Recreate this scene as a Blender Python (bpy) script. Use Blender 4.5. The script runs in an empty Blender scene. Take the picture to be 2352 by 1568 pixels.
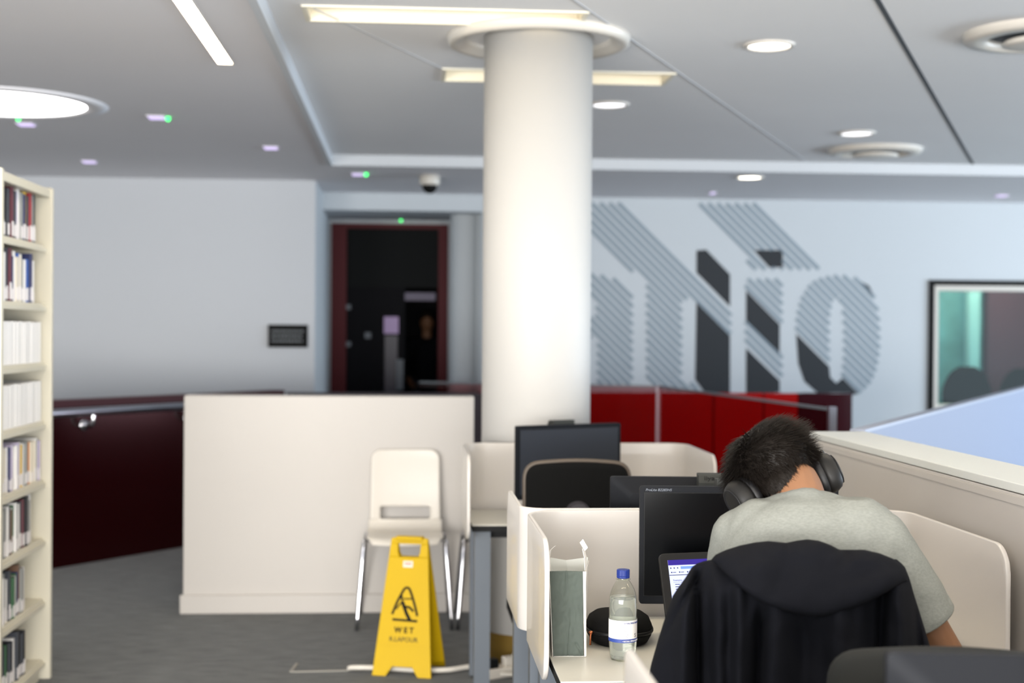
import bpy, bmesh, math, random
from math import radians as R, sin, cos, pi, sqrt
from mathutils import Vector as V, Matrix as M, noise
random.seed(7)
SC = bpy.context.scene
COL = SC.collection

# ------------------------------------------------------------------ camera
CAMM = M.Translation((0, 0, 1.5)) @ M.Rotation(R(-4.22), 4, 'Z') @ M.Rotation(R(90-.403), 4, 'X') @ M.Rotation(R(.4), 4, 'Z')
cd = bpy.data.cameras.new('camera'); cam = bpy.data.objects.new('camera', cd); COL.objects.link(cam)
cam.matrix_world = CAMM
cd.lens = 50; cd.sensor_width = 36; cd.clip_start = .05; cd.clip_end = 100
cd.dof.use_dof = True; cd.dof.focus_distance = 3.40; cd.dof.aperture_fstop = 2.7
SC.camera = cam

# ------------------------------------------------------------------ world, daylight, ceiling fill, exposure
w = bpy.data.worlds.new('world'); SC.world = w; w.use_nodes = True
bg = w.node_tree.nodes['Background']; bg.inputs[0].default_value = (.80, .88, 1, 1); bg.inputs[1].default_value = .95
def area(name, loc, tgt, sx, sy, power, color):
    l = bpy.data.lights.new(name, 'AREA'); l.shape = 'RECTANGLE'; l.size = sx; l.size_y = sy; l.energy = power; l.color = color
    o = bpy.data.objects.new(name, l); COL.objects.link(o); o.location = loc
    o.rotation_euler = (V(tgt)-V(loc)).to_track_quat('-Z', 'Y').to_euler(); return o
area('daylight_right', (11.5, 7.0, 1.1), (1.5, 8.0, 2.8), 9, 2.0, 420, (.72, .86, 1))
area('ceiling_fill_behind', (-1.0, -3.6, .85), (0, 1.8, 2.85), 9, 1.6, 760, (1, .97, .93))  # unseen fill added behind the camera, tilted up to brighten the ceiling
SC.view_settings.view_transform = 'Standard'; SC.view_settings.look = 'None'; SC.view_settings.gamma = 1
SC.view_settings.use_curve_mapping = False
SC.view_settings.exposure = 1.0

# ------------------------------------------------------------------ pixel + plane -> place in the room
FP = 2352*50/36
ROT = CAMM.to_3x3(); EYE = V((0, 0, 1.5))
def ray(px, py): return ROT @ V(((px-1176)/FP, -(py-784)/FP, -1))
def P(px, py, D): return EYE + ray(px, py)*D
def PZ(px, py, z): r = ray(px, py); return EYE + r*((z-1.5)/r.z)
def PY(px, py, y): r = ray(px, py); return EYE + r*(y/r.y)

# ------------------------------------------------------------------ materials
def lin(c): return tuple((x/255/12.92 if x/255 <= .04045 else ((x/255+.055)/1.055)**2.4) for x in c)
def mat(name, c, rough=.5, metal=0, coat=0, bump=None, bscale=200, vary=0, vscale=5, spec=.5, trans=0, ior=1.45, emis=None, estr=0, sheen=0, stretch=(1, 1, 1)):
    m = bpy.data.materials.new(name); m.use_nodes = True; nt = m.node_tree; b = nt.nodes['Principled BSDF']
    c = lin(c); b.inputs['Base Color'].default_value = (*c, 1); b.inputs['Roughness'].default_value = rough
    b.inputs['Metallic'].default_value = metal; b.inputs['Coat Weight'].default_value = coat
    b.inputs['Specular IOR Level'].default_value = spec; b.inputs['Transmission Weight'].default_value = trans
    b.inputs['IOR'].default_value = ior; b.inputs['Sheen Weight'].default_value = sheen
    if emis: b.inputs['Emission Color'].default_value = (*lin(emis), 1); b.inputs['Emission Strength'].default_value = estr
    if vary or bump:
        tc = nt.nodes.new('ShaderNodeTexCoord'); mp = nt.nodes.new('ShaderNodeMapping'); mp.inputs['Scale'].default_value = stretch
        nt.links.new(tc.outputs['Object'], mp.inputs[0])
    if vary:
        n = nt.nodes.new('ShaderNodeTexNoise'); n.inputs['Scale'].default_value = vscale; n.inputs['Detail'].default_value = 5
        nt.links.new(mp.outputs[0], n.inputs['Vector'])
        cr = nt.nodes.new('ShaderNodeValToRGB'); cr.color_ramp.elements[0].position = .3; cr.color_ramp.elements[1].position = .7
        cr.color_ramp.elements[0].color = (*[x*(1-vary) for x in c], 1); cr.color_ramp.elements[1].color = (*[min(1, x*(1+vary)) for x in c], 1)
        nt.links.new(n.outputs['Fac'], cr.inputs[0]); nt.links.new(cr.outputs[0], b.inputs['Base Color'])
    if bump:
        n2 = nt.nodes.new('ShaderNodeTexNoise'); n2.inputs['Scale'].default_value = bscale; n2.inputs['Detail'].default_value = 3
        nt.links.new(mp.outputs[0], n2.inputs['Vector'])
        bp = nt.nodes.new('ShaderNodeBump'); bp.inputs['Strength'].default_value = bump; bp.inputs['Distance'].default_value = .002
        nt.links.new(n2.outputs['Fac'], bp.inputs['Height']); nt.links.new(bp.outputs[0], b.inputs['Normal'])
    return m
def emit(name, c, s):
    m = bpy.data.materials.new(name); m.use_nodes = True; nt = m.node_tree; nt.nodes.clear()
    e = nt.nodes.new('ShaderNodeEmission'); e.inputs[0].default_value = (*lin(c), 1); e.inputs[1].default_value = s
    o = nt.nodes.new('ShaderNodeOutputMaterial'); nt.links.new(e.outputs[0], o.inputs[0]); return m
def thin_glass(name, c=(255, 255, 255), refl=.5, rough=.02):
    m = bpy.data.materials.new(name); m.use_nodes = True; nt = m.node_tree; nt.nodes.clear()
    t = nt.nodes.new('ShaderNodeBsdfTransparent'); t.inputs[0].default_value = (*lin(c), 1)
    g = nt.nodes.new('ShaderNodeBsdfGlossy'); g.inputs['Roughness'].default_value = rough
    f0 = nt.nodes.new('ShaderNodeLayerWeight'); f0.inputs[0].default_value = .5
    f1 = nt.nodes.new('ShaderNodeMath'); f1.operation = 'POWER'; f1.inputs[1].default_value = 5; nt.links.new(f0.outputs['Facing'], f1.inputs[0])
    f = nt.nodes.new('ShaderNodeMath'); f.operation = 'MULTIPLY_ADD'; f.inputs[1].default_value = .93; f.inputs[2].default_value = .045; nt.links.new(f1.outputs[0], f.inputs[0])
    mu = nt.nodes.new('ShaderNodeMath'); mu.operation = 'MULTIPLY'; mu.inputs[1].default_value = refl
    mx = nt.nodes.new('ShaderNodeMixShader'); o = nt.nodes.new('ShaderNodeOutputMaterial')
    nt.links.new(f.outputs[0], mu.inputs[0]); nt.links.new(mu.outputs[0], mx.inputs[0])
    nt.links.new(t.outputs[0], mx.inputs[1]); nt.links.new(g.outputs[0], mx.inputs[2]); nt.links.new(mx.outputs[0], o.inputs[0]); return m

m_wall = mat('painted_wall', (192, 197, 200), .7, bump=.08, bscale=120)
m_wall_left = mat('painted_wall_grey', (194, 196, 199), .7, bump=.08, bscale=120)
m_ceil = mat('ceiling_paint', (234, 233, 232), .75, vary=.02, vscale=.8)
m_ceil_lo = mat('ceiling_paint_low', (224, 222, 224), .75, vary=.02, vscale=.8)
m_fascia = mat('fascia_paint', (200, 203, 206), .6)
m_carpet = mat('carpet', (70, 73, 72), .95, vary=.5, vscale=8, bump=.6, bscale=350, sheen=.2, stretch=(1, 3.2, 1))
m_part = mat('partition_paint', (186, 181, 175), .45, vary=.02, vscale=1.5)
m_shell = mat('screen_plastic', (200, 195, 189), .28, coat=.2)
m_top = mat('white_laminate', (204, 201, 190), .35)
m_blackedge = mat('black_edge', (12, 13, 14), .6, spec=.25)
m_steel_grey = mat('grey_powder_coat', (84, 91, 99), .45)
m_chrome = mat('chrome', (210, 210, 215), .15, metal=1)
m_brushed = mat('brushed_steel', (190, 192, 200), .3, metal=1)
m_black = mat('black_plastic', (14, 15, 16), .45, spec=.3, bump=.1, bscale=900)
m_bezel = mat('bezel_plastic', (11, 14, 20), .6, spec=.25)
m_screen = mat('dark_screen', (5, 6, 8), .22, spec=.35)
m_matte_screen = mat('matte_screen', (34, 38, 46), .5)
m_fabric = mat('black_fabric', (12, 12, 12), .95, spec=.2, bump=.5, bscale=700)
m_mesh = mat('mesh_fabric', (22, 24, 22), .8, bump=.6, bscale=900)
m_rim = mat('rim_brown', (84, 74, 64), .5)
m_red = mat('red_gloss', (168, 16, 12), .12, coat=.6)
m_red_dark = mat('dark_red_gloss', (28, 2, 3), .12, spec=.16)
m_redframe = mat('red_frame', (78, 4, 14), .55, spec=.3)
m_yellow = mat('yellow_plastic', (192, 158, 2), .5, spec=.25, bump=.05, bscale=60)
m_ink = mat('black_ink', (16, 16, 15), .7, spec=.2)
m_col = mat('column_paint', (190, 188, 184), .55)
m_brass = mat('brass', (150, 122, 60), .35, metal=.7)
m_white = mat('white_plastic', (208, 202, 192), .35)
m_shelf = mat('cream_metal', (204, 199, 182), .4)
m_shelfback = mat('shelf_back', (178, 186, 190), .6)
m_skin = mat('skin', (128, 90, 63), .55, vary=.05, vscale=30, bump=.1, bscale=300)
m_hair = mat('hair', (27, 22, 18), .55, spec=.3)
m_tee = mat('grey_jersey', (130, 132, 126), .95, vary=.11, vscale=270, bump=.35, bscale=600, stretch=(.45, 1, 1.1), spec=.2)
m_jacket = mat('navy_jacket', (16, 17, 22), .9, bump=.3, bscale=900, spec=.12)
m_trouser = mat('dark_trousers', (34, 38, 48), .9, bump=.4, bscale=500)
m_shoe = mat('shoe', (30, 30, 30), .6)
m_hp = mat('headphone_plastic', (24, 23, 22), .5, spec=.35)
m_hp2 = mat('headphone_dark', (18, 18, 20), .5)
m_paper = mat('white_paper', (236, 232, 226), .7)
m_greenpaper = mat('grey_green_paper', (74, 82, 76), .8, vary=.12, vscale=14, bump=.25, bscale=60)
m_cap = mat('blue_cap', (24, 46, 122), .4)
m_blue = mat('label_blue', (44, 66, 138), .5)
m_pet = thin_glass('clear_bottle', (248, 250, 246), .9, .03)
m_water = mat('water', (232, 234, 230), .03, trans=.82, ior=1.33)
m_glass = thin_glass('balustrade_glass', (226, 190, 190), .22)
m_winglass = thin_glass('window_glass', (214, 236, 236), .8)
m_teal = mat('teal_reflection', (120, 168, 172), .7, vary=.35, vscale=2.2)
m_maroon = mat('maroon_wall', (112, 62, 74), .7)
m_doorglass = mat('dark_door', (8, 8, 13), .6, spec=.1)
m_transom = mat('transom_glass', (10, 13, 14), .6, spec=.12)
m_lilac = mat('lilac_paper', (190, 165, 205), .7, emis=(190, 165, 205), estr=.0)
m_graph_d = mat('charcoal_vinyl', (26, 31, 36), .6)
m_graph_m = mat('grey_vinyl', (132, 145, 154), .6)
m_graph_l = mat('slate_vinyl', (96, 108, 116), .6)
m_lamp_w = emit('lamp_warm', (255, 236, 206), 12)
m_lamp_disc = emit('lamp_disc', (255, 252, 250), 6)
m_lamp_c = emit('downlight_glow', (255, 248, 232), 5)
m_lamp_c2 = emit('downlight_dim', (232, 232, 240), 1.6)
m_tube = emit('tube_glow', (255, 238, 208), 2.0)
m_cream_reflector = mat('cream_reflector', (232, 226, 208), .5)
m_led = emit('led_green', (60, 235, 110), 2.2)
m_em = emit('lilac_glow', (205, 190, 235), .75)
m_blueface = mat('pale_blue_panel', (132, 141, 163), .6)
m_beige = mat('beige_board', (214, 190, 164), .6)
m_copper = mat('copper', (196, 120, 80), .3, metal=1)
m_cable = mat('white_cable', (205, 200, 190), .5)
m_dseam = mat('seam_dark', (72, 76, 80), .8)
m_lseam = mat('seam_light', (190, 191, 193), .8)

# ------------------------------------------------------------------ mesh helpers
def link(name, me, m=None, parent=None, smooth=False):
    o = bpy.data.objects.new(name, me); COL.objects.link(o)
    if m: me.materials.append(m)
    if parent: o.parent = parent
    if smooth:
        for p in me.polygons: p.use_smooth = True
    return o
def build(name, bm, m, parent=None, smooth=False, bev=0, auto=False):
    bmesh.ops.recalc_face_normals(bm, faces=bm.faces[:])
    me = bpy.data.meshes.new(name); bm.to_mesh(me); bm.free()
    o = link(name, me, m, parent, smooth)
    if bev:
        b = o.modifiers.new('bevel', 'BEVEL'); b.width = bev; b.segments = 3; b.limit_method = 'ANGLE'; b.angle_limit = R(35)
    return o
def box(bm, x0, x1, y0, y1, z0, z1, mt=None):
    vs = [bm.verts.new((x, y, z)) for x in (x0, x1) for y in (y0, y1) for z in (z0, z1)]
    if mt:
        for v in vs: v.co = mt @ v.co
    for f in ((0, 1, 3, 2), (4, 6, 7, 5), (0, 4, 5, 1), (2, 3, 7, 6), (0, 2, 6, 4), (1, 5, 7, 3)): bm.faces.new([vs[i] for i in f])
def rings(bm, rs, cap=True, closed=False):
    L = [[bm.verts.new(p) for p in r] for r in rs]; n = len(L[0])
    rng = range(len(L)) if closed else range(len(L)-1)
    for i in rng:
        a, b = L[i], L[(i+1) % len(L)]
        for j in range(n):
            bm.faces.new((a[j], a[(j+1) % n], b[(j+1) % n], b[j]))
    if cap and not closed: bm.faces.new(L[0][::-1]); bm.faces.new(L[-1])
def frame(d):
    d = V(d).normalized(); a = V((0, 0, 1)) if abs(d.z) < .9 else V((1, 0, 0)); x = d.cross(a).normalized(); return x, d.cross(x)
def circ(c, x, y, rx, ry=None, n=16):
    ry = rx if ry is None else ry
    return [V(c)+x*(rx*cos(2*pi*i/n))+y*(ry*sin(2*pi*i/n)) for i in range(n)]
def cyl(bm, a, b, r0, r1=None, n=20):
    r1 = r0 if r1 is None else r1; x, y = frame(V(b)-V(a)); rings(bm, [circ(a, x, y, r0, n=n), circ(b, x, y, r1, n=n)])
def tube(bm, pts, r, n=10, closed=False):
    pts = [V(p) for p in pts]; out = []; x = None
    for i, p in enumerate(pts):
        d = (pts[min(i+1, len(pts)-1)]-pts[max(i-1, 0)]).normalized()
        if x is None: x, y = frame(d)
        else:
            x = (x-d*x.dot(d)).normalized(); y = d.cross(x)
        rr = r[i] if isinstance(r, (list, tuple)) else r
        out.append(circ(p, x, y, rr, n=n))
    rings(bm, out)
def smoothpath(pts, k=6):
    pts = [V(p) for p in pts]; out = []
    for i in range(len(pts)-1):
        p0, p1, p2, p3 = pts[max(i-1, 0)], pts[i], pts[i+1], pts[min(i+2, len(pts)-1)]
        for j in range(k):
            t = j/k; out.append(.5*((2*p1)+(p2-p0)*t+(2*p0-5*p1+4*p2-p3)*t*t+(3*p1-p0-3*p2+p3)*t**3))
    out.append(pts[-1]); return out
def lathe(bm, prof, c=(0, 0, 0), n=40, cap=True):
    rings(bm, [[V((c[0]+r*cos(2*pi*i/n), c[1]+r*sin(2*pi*i/n), c[2]+z)) for i in range(n)] for r, z in prof], cap)
def rpoly(pts, r, k=6):
    out = []; n = len(pts)
    for i in range(n):
        a, b, c = V(pts[i-1]), V(pts[i]), V(pts[(i+1) % n]); rr = r[i] if isinstance(r, (list, tuple)) else r
        if rr <= 0: out.append(b); continue
        d0, d1 = (a-b).normalized(), (c-b).normalized()
        for j in range(k+1):
            t = j/k; p0 = b+d0*rr; p1 = b+d1*rr; out.append(p0*(1-t)**2+b*2*t*(1-t)+p1*t*t)
    return out
def prism(bm, outline, fn, t0, t1):
    a = [bm.verts.new(fn(p[0], p[1], t0)) for p in outline]; b = [bm.verts.new(fn(p[0], p[1], t1)) for p in outline]; n = len(a)
    bm.faces.new(a[::-1]); bm.faces.new(b)
    for i in range(n): bm.faces.new((a[i], a[(i+1) % n], b[(i+1) % n], b[i]))
def ellipsoid(bm, c, rad, rot=None, n=16, m=10):
    c = V(c); rs = []
    for i in range(1, m):
        t = pi*i/m; rs.append([c+((rot @ V((rad[0]*sin(t)*cos(2*pi*j/n), rad[1]*sin(t)*sin(2*pi*j/n), rad[2]*cos(t)))) if rot else V((rad[0]*sin(t)*cos(2*pi*j/n), rad[1]*sin(t)*sin(2*pi*j/n), rad[2]*cos(t)))) for j in range(n)])
    rings(bm, rs)
def capsule(bm, a, ra, b, rb, n=16):
    a, b = V(a), V(b); d = (b-a).normalized(); x, y = frame(d); rs = []
    for i in range(1, 5): t = pi/2*i/4; rs.append(circ(a-d*(ra*cos(t)), x, y, ra*sin(t), n=n))
    for i in range(0, 4): t = pi/2*i/4; rs.append(circ(b+d*(rb*sin(t)), x, y, rb*cos(t), n=n))
    rings(bm, rs)
DG = bpy.context.evaluated_depsgraph_get
def bake(o):
    dg = DG(); dg.update(); me = bpy.data.meshes.new_from_object(o.evaluated_get(dg)); o.modifiers.clear(); o.data = me
    for p in me.polygons: p.use_smooth = True
    return o
def melt(name, bm, m, parent, vox=.006, it=6, fac=.6):
    o = build(name, bm, m, parent)
    r = o.modifiers.new('r', 'REMESH'); r.mode = 'VOXEL'; r.voxel_size = vox; r.use_smooth_shade = True
    s = o.modifiers.new('s', 'SMOOTH'); s.factor = fac; s.iterations = it
    return bake(o)
def tag(o, label=None, cat=None, group=None, kind=None):
    if label: o['label'] = label
    if cat: o['category'] = cat
    if group: o['group'] = group
    if kind: o['kind'] = kind
    return o
def thing(name, label, cat, loc=(0, 0, 0), rz=0, group=None):
    o = bpy.data.objects.new(name, None); COL.objects.link(o); o.empty_display_size = .1
    o.location = loc; o.rotation_euler = (0, 0, rz); return tag(o, label, cat, group)
def copytree(o, parent=None):
    c = o.copy(); COL.objects.link(c)
    c.parent = parent
    for ch in [x for x in list(bpy.data.objects) if x.parent == o]: copytree(ch, c)
    return c
def text_mesh(name, s, size, m, parent, mw, sx=1, extr=.0004, bend=None, align='CENTER', shear=0, bold=0):
    cu = bpy.data.curves.new(name, 'FONT'); cu.body = s; cu.size = size; cu.extrude = extr; cu.align_x = align; cu.shear = shear
    cu.offset = bold; cu.resolution_u = 3
    t = bpy.data.objects.new('tmp', cu); COL.objects.link(t); dg = DG(); dg.update()
    me = bpy.data.meshes.new_from_object(t.evaluated_get(dg)); bpy.data.objects.remove(t); bpy.data.curves.remove(cu)
    for v in me.vertices:
        co = V((v.co.x*sx, v.co.y, v.co.z))
        if bend: a = bend[1]+co.x/bend[0]; rr = bend[0]+co.z; co = V((rr*cos(a), rr*sin(a), co.y))
        v.co = mw @ co
    me.materials.clear(); return link(name, me, m, parent)
def struct(name, bm, m, **k): return tag(build(name, bm, m, **k), kind='structure')
def bx(name, x0, x1, y0, y1, z0, z1, m, parent=None, bev=0, kind=None):
    bm = bmesh.new(); box(bm, x0, x1, y0, y1, z0, z1); o = build(name, bm, m, parent, bev=bev)
    return tag(o, kind=kind) if kind else o
def slab_holes(bm, x0, x1, y0, y1, z0, z1, holes):
    xs = sorted({x0, x1, *[h[0] for h in holes], *[h[1] for h in holes]}); ys = sorted({y0, y1, *[h[2] for h in holes], *[h[3] for h in holes]})
    for i in range(len(xs)-1):
        for j in range(len(ys)-1):
            cx, cy = (xs[i]+xs[i+1])/2, (ys[j]+ys[j+1])/2
            if any(h[0] < cx < h[1] and h[2] < cy < h[3] for h in holes): continue
            box(bm, xs[i], xs[i+1], ys[j], ys[j+1], z0, z1)

# ================================================================== SETTING
bx('floor', -7, 12, -5, 16.5, -.1, 0, m_carpet, kind='structure')
ZL, ZH = 2.78, 2.85
# raised part of the ceiling with two long lamp recesses
REC = [(-.43, .74, 5.98, 6.24), (.19, 1.37, 7.34, 7.66)]
bm = bmesh.new(); slab_holes(bm, -.6, 12, -5, 11.05, ZH, ZH+.06, REC); struct('ceiling', bm, m_ceil)
bm = bmesh.new(); box(bm, -7, -.62, -5, 11.07, ZL, ZL+.13); box(bm, -7, 12, 11.07, 16.5, ZL, ZL+.13); struct('ceiling', bm, m_ceil_lo)
bm = bmesh.new(); box(bm, -.62, -.585, -5, 11.03, ZL-.012, ZH+.01); box(bm, -.62, 12, 11.03, 11.07, ZL-.012, ZH+.01); struct('trim_1', bm, m_fascia)
bm = bmesh.new()
def seam(bm, a, b, wd, z=ZH, t=.003):
    a, b = V(a), V(b); d = (b-a).normalized(); n = V((-d.y, d.x))*wd/2
    prism(bm, [a+n, b+n, b-n, a-n], lambda x, y, t_: V((x, y, t_)), z-t, z+.001)
seam(bm, (1.1, 4.0), (4.45, 10.95), .022); struct('trim_2', bm, m_dseam)
bm = bmesh.new(); seam(bm, (.38, 5.15), (3.08, 10.9), .012); seam(bm, (-.4, 6.02), (.19, 7.38), .008); struct('trim_3', bm, m_lseam)
# walls
VF = 13.43
wl = PY(2133, 643, VF); wz0 = .72; WX0, WX1, WZ1 = wl.x, wl.x+2.6, wl.z
bm = bmesh.new()
box(bm, .70, WX0, VF, VF+.2, 0, ZL); box(bm, WX1, 12, VF, VF+.2, 0, ZL); box(bm, WX0, WX1, VF, VF+.2, WZ1, ZL); box(bm, WX0, WX1, VF, VF+.2, 0, wz0)
struct('wall_far', bm, m_wall)
bx('wall_left', -7, -.79, 12.28, 12.45, 0, ZL, m_wall_left, kind='structure')
bx('wall_return', -.92, -.79, 12.452, 14.6, 0, ZL, m_wall, kind='structure')
bx('wall_beam', -.79, .70, 13.32, 14.6, 2.62, ZL, m_wall, kind='structure')
bx('wall_side', -7, -6.85, -5, 12.3, 0, ZL, m_wall, kind='structure')
bx('wall_lobby', .66, .80, VF+.2, 14.6, 0, 2.62, m_wall, kind='structure')
bx('baseboard_left', -7, -.79, 12.265, 12.28, 0, .1, m_part, kind='structure')
# far doorway in the lobby
DV = 14.5
def pxx(px, y): return PY(px, 800, y).x
d0, d1 = pxx(760, DV), pxx(1028, DV)
dz = PY(900, 514, DV).z
bm = bmesh.new(); box(bm, -.79, d0, DV, DV+.12, 0, 2.62); box(bm, d1, .70, DV, DV+.12, 0, 2.62); box(bm, d0, d1, DV, DV+.12, dz, 2.62); struct('wall_lobby', bm, m_wall)
door = tag(thing('door_1', None, None, ((d0+d1)/2, DV, 0)), kind='structure')
dj0, dj1 = pxx(795, DV), pxx(1006, DV)
def loc(o): return M.Translation(-V(o.location))
def bxp(name, par, x0, x1, y0, y1, z0, z1, m, bev=0):
    l = par.location; return bx(name, x0-l.x, x1-l.x, y0-l.y, y1-l.y, z0-l.z, z1-l.z, m, par, bev)
bm = bmesh.new(); q = door.location
for a in ((d0, dj0, 0, dz), (dj1, d1, 0, dz), (dj0, dj1, dz-.05, dz)): box(bm, a[0]-q.x, a[1]-q.x, -.03, .1, a[2], a[3])
build('door_frame', bm, m_redframe, door)
zt = PY(900, 660, DV).z
bxp('transom', door, dj0, dj1, DV+.03, DV+.06, zt, dz-.05, m_transom)
sp = pxx(930, DV)
lf = bxp('door_leaf', door, dj0, sp, DV+.02, DV+.07, 0, zt, m_doorglass)
for a in ((845, 770, .03), (800, 705, .025), (800, 790, .025)):
    c = PY(a[0], a[1], DV+.02); bm = bmesh.new(); box(bm, c.x-a[2]-q.x, c.x+a[2]-q.x, .0, .02, c.z-a[2], c.z+a[2]); build('hinge_plate', bm, m_steel_grey, lf)
c0, c1 = PY(930, 672, DV), PY(1000, 690, DV); bxp('door_closer', door, c0.x, c1.x, DV, DV+.05, c1.z, c0.z, mat('closer_grey', (96, 88, 108), .5))
c0, c1 = PY(911, 825, DV), PY(926, 920, DV); bxp('door_handle', door, c0.x, c1.x, DV-.05, DV-.02, .9, c0.z, m_steel_grey)
c0, c1 = PY(882, 727, DV), PY(915, 766, DV)
n_ = bxp('paper_notice', door, c0.x, c1.x, DV+.012, DV+.018, c1.z, c0.z, m_lilac)
c0, c1 = PY(884, 770, DV), PY(912, 920, DV); bxp('push_plate', door, c0.x, c1.x, DV+.01, DV+.018, .8, c0.z, mat('push_plate', (44, 40, 54), .4))
bx('wall_lobby', -1.0, 1.0, 16.3, 16.4, 0, ZL, m_doorglass, kind='structure')
bx('wall_lobby', -1.0, -.9, 14.62, 16.3, 0, ZL, m_doorglass, kind='structure'); bx('wall_lobby', .9, 1.0, 14.62, 16.3, 0, ZL, m_doorglass, kind='structure')  # unseen near-black side walls, added to keep the lobby dark
# slim round column beside the far doorway
cx = pxx(1065, 13.8); bm = bmesh.new(); cyl(bm, (cx, 13.8, 0), (cx, 13.8, 2.62), .135, n=32)
tag(build('round_column', bm, m_wall, smooth=False), 'slim white round column standing beside the red-framed doorway', 'column')

# window at the far right with a room behind
wi = tag(thing('window_1', None, None, ((WX0+WX1)/2, VF, wz0)), kind='structure'); q = wi.location
bm = bmesh.new()
for a in ((WX0, WX0+.05, wz0, WZ1), (WX1-.05, WX1, wz0, WZ1), (WX0+.05, WX1-.05, WZ1-.05, WZ1), (WX0+.05, WX1-.05, wz0, wz0+.05)): box(bm, a[0]-q.x, a[1]-q.x, -.03, .06, a[2]-q.z, a[3]-q.z)
build('window_frame', bm, m_ink, wi)
bm = bmesh.new()
for a in ((WX0+.05, WX0+.10, wz0+.05, WZ1-.05), (WX1-.1, WX1-.05, wz0+.05, WZ1-.05), (WX0+.1, WX1-.1, WZ1-.10, WZ1-.05), (WX0+.1, WX1-.1, wz0+.05, wz0+.1)): box(bm, a[0]-q.x, a[1]-q.x, .0, .2, a[2]-q.z, a[3]-q.z)
build('inner_frame', bm, m_white, wi)
bxp('window_pane', wi, WX0+.1, WX1-.1, VF+.08, VF+.09, wz0+.1, WZ1-.1, m_winglass)
bm = bmesh.new(); box(bm, pxx(2080, 15.3), pxx(2290, 15.3), 15.3, 15.4, 0, ZL); struct('wall_office', bm, m_teal)  # teal wall colour stands in for reflections in the window
bx('wall_office', pxx(2268, 15.15), WX1+2.4, 15.15, 15.28, 0, ZL, m_maroon, kind='structure')
bm = bmesh.new(); box(bm, pxx(2222, 15.05), pxx(2246, 15.05), 15.0, 15.12, 0, ZL); struct('trim_4', bm, mat('pale_teal_post', (188, 224, 222), .6))
for k, (dx, hh) in enumerate(((.25, 1.10), (.86, 1.16), (1.47, 1.14))):
    t = thing('office_chair', ['dark office chair behind the far window, leftmost', 'dark office chair behind the far window, second from left', 'dark office chair behind the far window, third from left'][k], 'chair', (WX0+dx, 14.6, 0))
    bm = bmesh.new(); ellipsoid(bm, (0, 0, hh-.3), (.27, .06, .32)); build('backrest', bm, m_fabric, t, True)
    bm = bmesh.new(); ellipsoid(bm, (0, -.2, .5), (.26, .26, .06)); build('seat', bm, m_fabric, t, True)
    bm = bmesh.new(); cyl(bm, (0, -.15, .05), (0, -.15, .48), .03); cyl(bm, (0, -.15, 0), (0, -.15, .05), .28, .05); build('pedestal', bm, m_black, t)

t = thing('added_room_light', 'ceiling light inside the room behind the far window', 'ceiling light', (WX0+.8, 14.5, ZL))  # panel added to brighten the room seen through the window
bx('diffuser', -.6, .6, -.25, .25, -.02, 0, m_lamp_w, t)

# --- big lettering on the far wall
def sgn_in(poly, x, y):
    c = False; j = len(poly)-1
    for i in range(len(poly)):
        a, b = poly[i], poly[j]
        if (a[1] > y) != (b[1] > y) and x < (b[0]-a[0])*(y-a[1])/(b[1]-a[1])+a[0]: c = not c
        j = i
    return c
def superr(cx, cy, a, b, n=2.6, k=48):
    out = []
    for i in range(k):
        t = 2*pi*i/k; out.append((cx+a*math.copysign(abs(cos(t))**(2/n), cos(t)), cy+b*math.copysign(abs(sin(t))**(2/n), sin(t))))
    return out
G_slash = [(1255, 466), (1430, 466), (1679, 706), (1679, 772), (1600, 692), (1590, 684), (1566, 690), (1566, 868), (1618, 896), (1520, 896), (1485, 868), (1485, 648)]
G_a = [(1300, 622), (1402, 634), (1453, 680), (1453, 884), (1372, 884), (1372, 770), (1300, 800), (1300, 735), (1372, 722), (1366, 690), (1300, 670)]
G_i = [(1596, 467), (1745, 467), (1890, 618), (1716, 618), (1716, 596)]
G_s1 = [(1712, 640), (1797, 640), (1797, 750), (1712, 666)]
G_s2 = [(1712, 737), (1797, 816), (1797, 878), (1712, 798)]
G_o = superr(1924, 772, 97, 140); G_oh = superr(1921, 780, 17, 99, 2.4)
K_t1 = [(1600, 575), (1622, 573), (1677, 630), (1677, 704), (1600, 626)]
K_t2 = [(1600, 694), (1677, 771), (1677, 905), (1622, 905), (1597, 872)]
K_dot = [(1731, 574), (1798, 574), (1798, 614), (1767, 614)]
K_i1 = [(1714, 667), (1791, 745), (1791, 812), (1714, 736)]
K_i2 = [(1714, 799), (1791, 874), (1791, 912), (1714, 912)]
K_o = [p for p in G_o if False]
def in_o(x, y): return sgn_in(G_o, x, y) and not sgn_in(G_oh, x, y)
def dark_o(x, y): return in_o(x, y) and ((y > x-1063 and x < 1912) or (x >= 1905 and y > x-1068+4))
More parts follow.
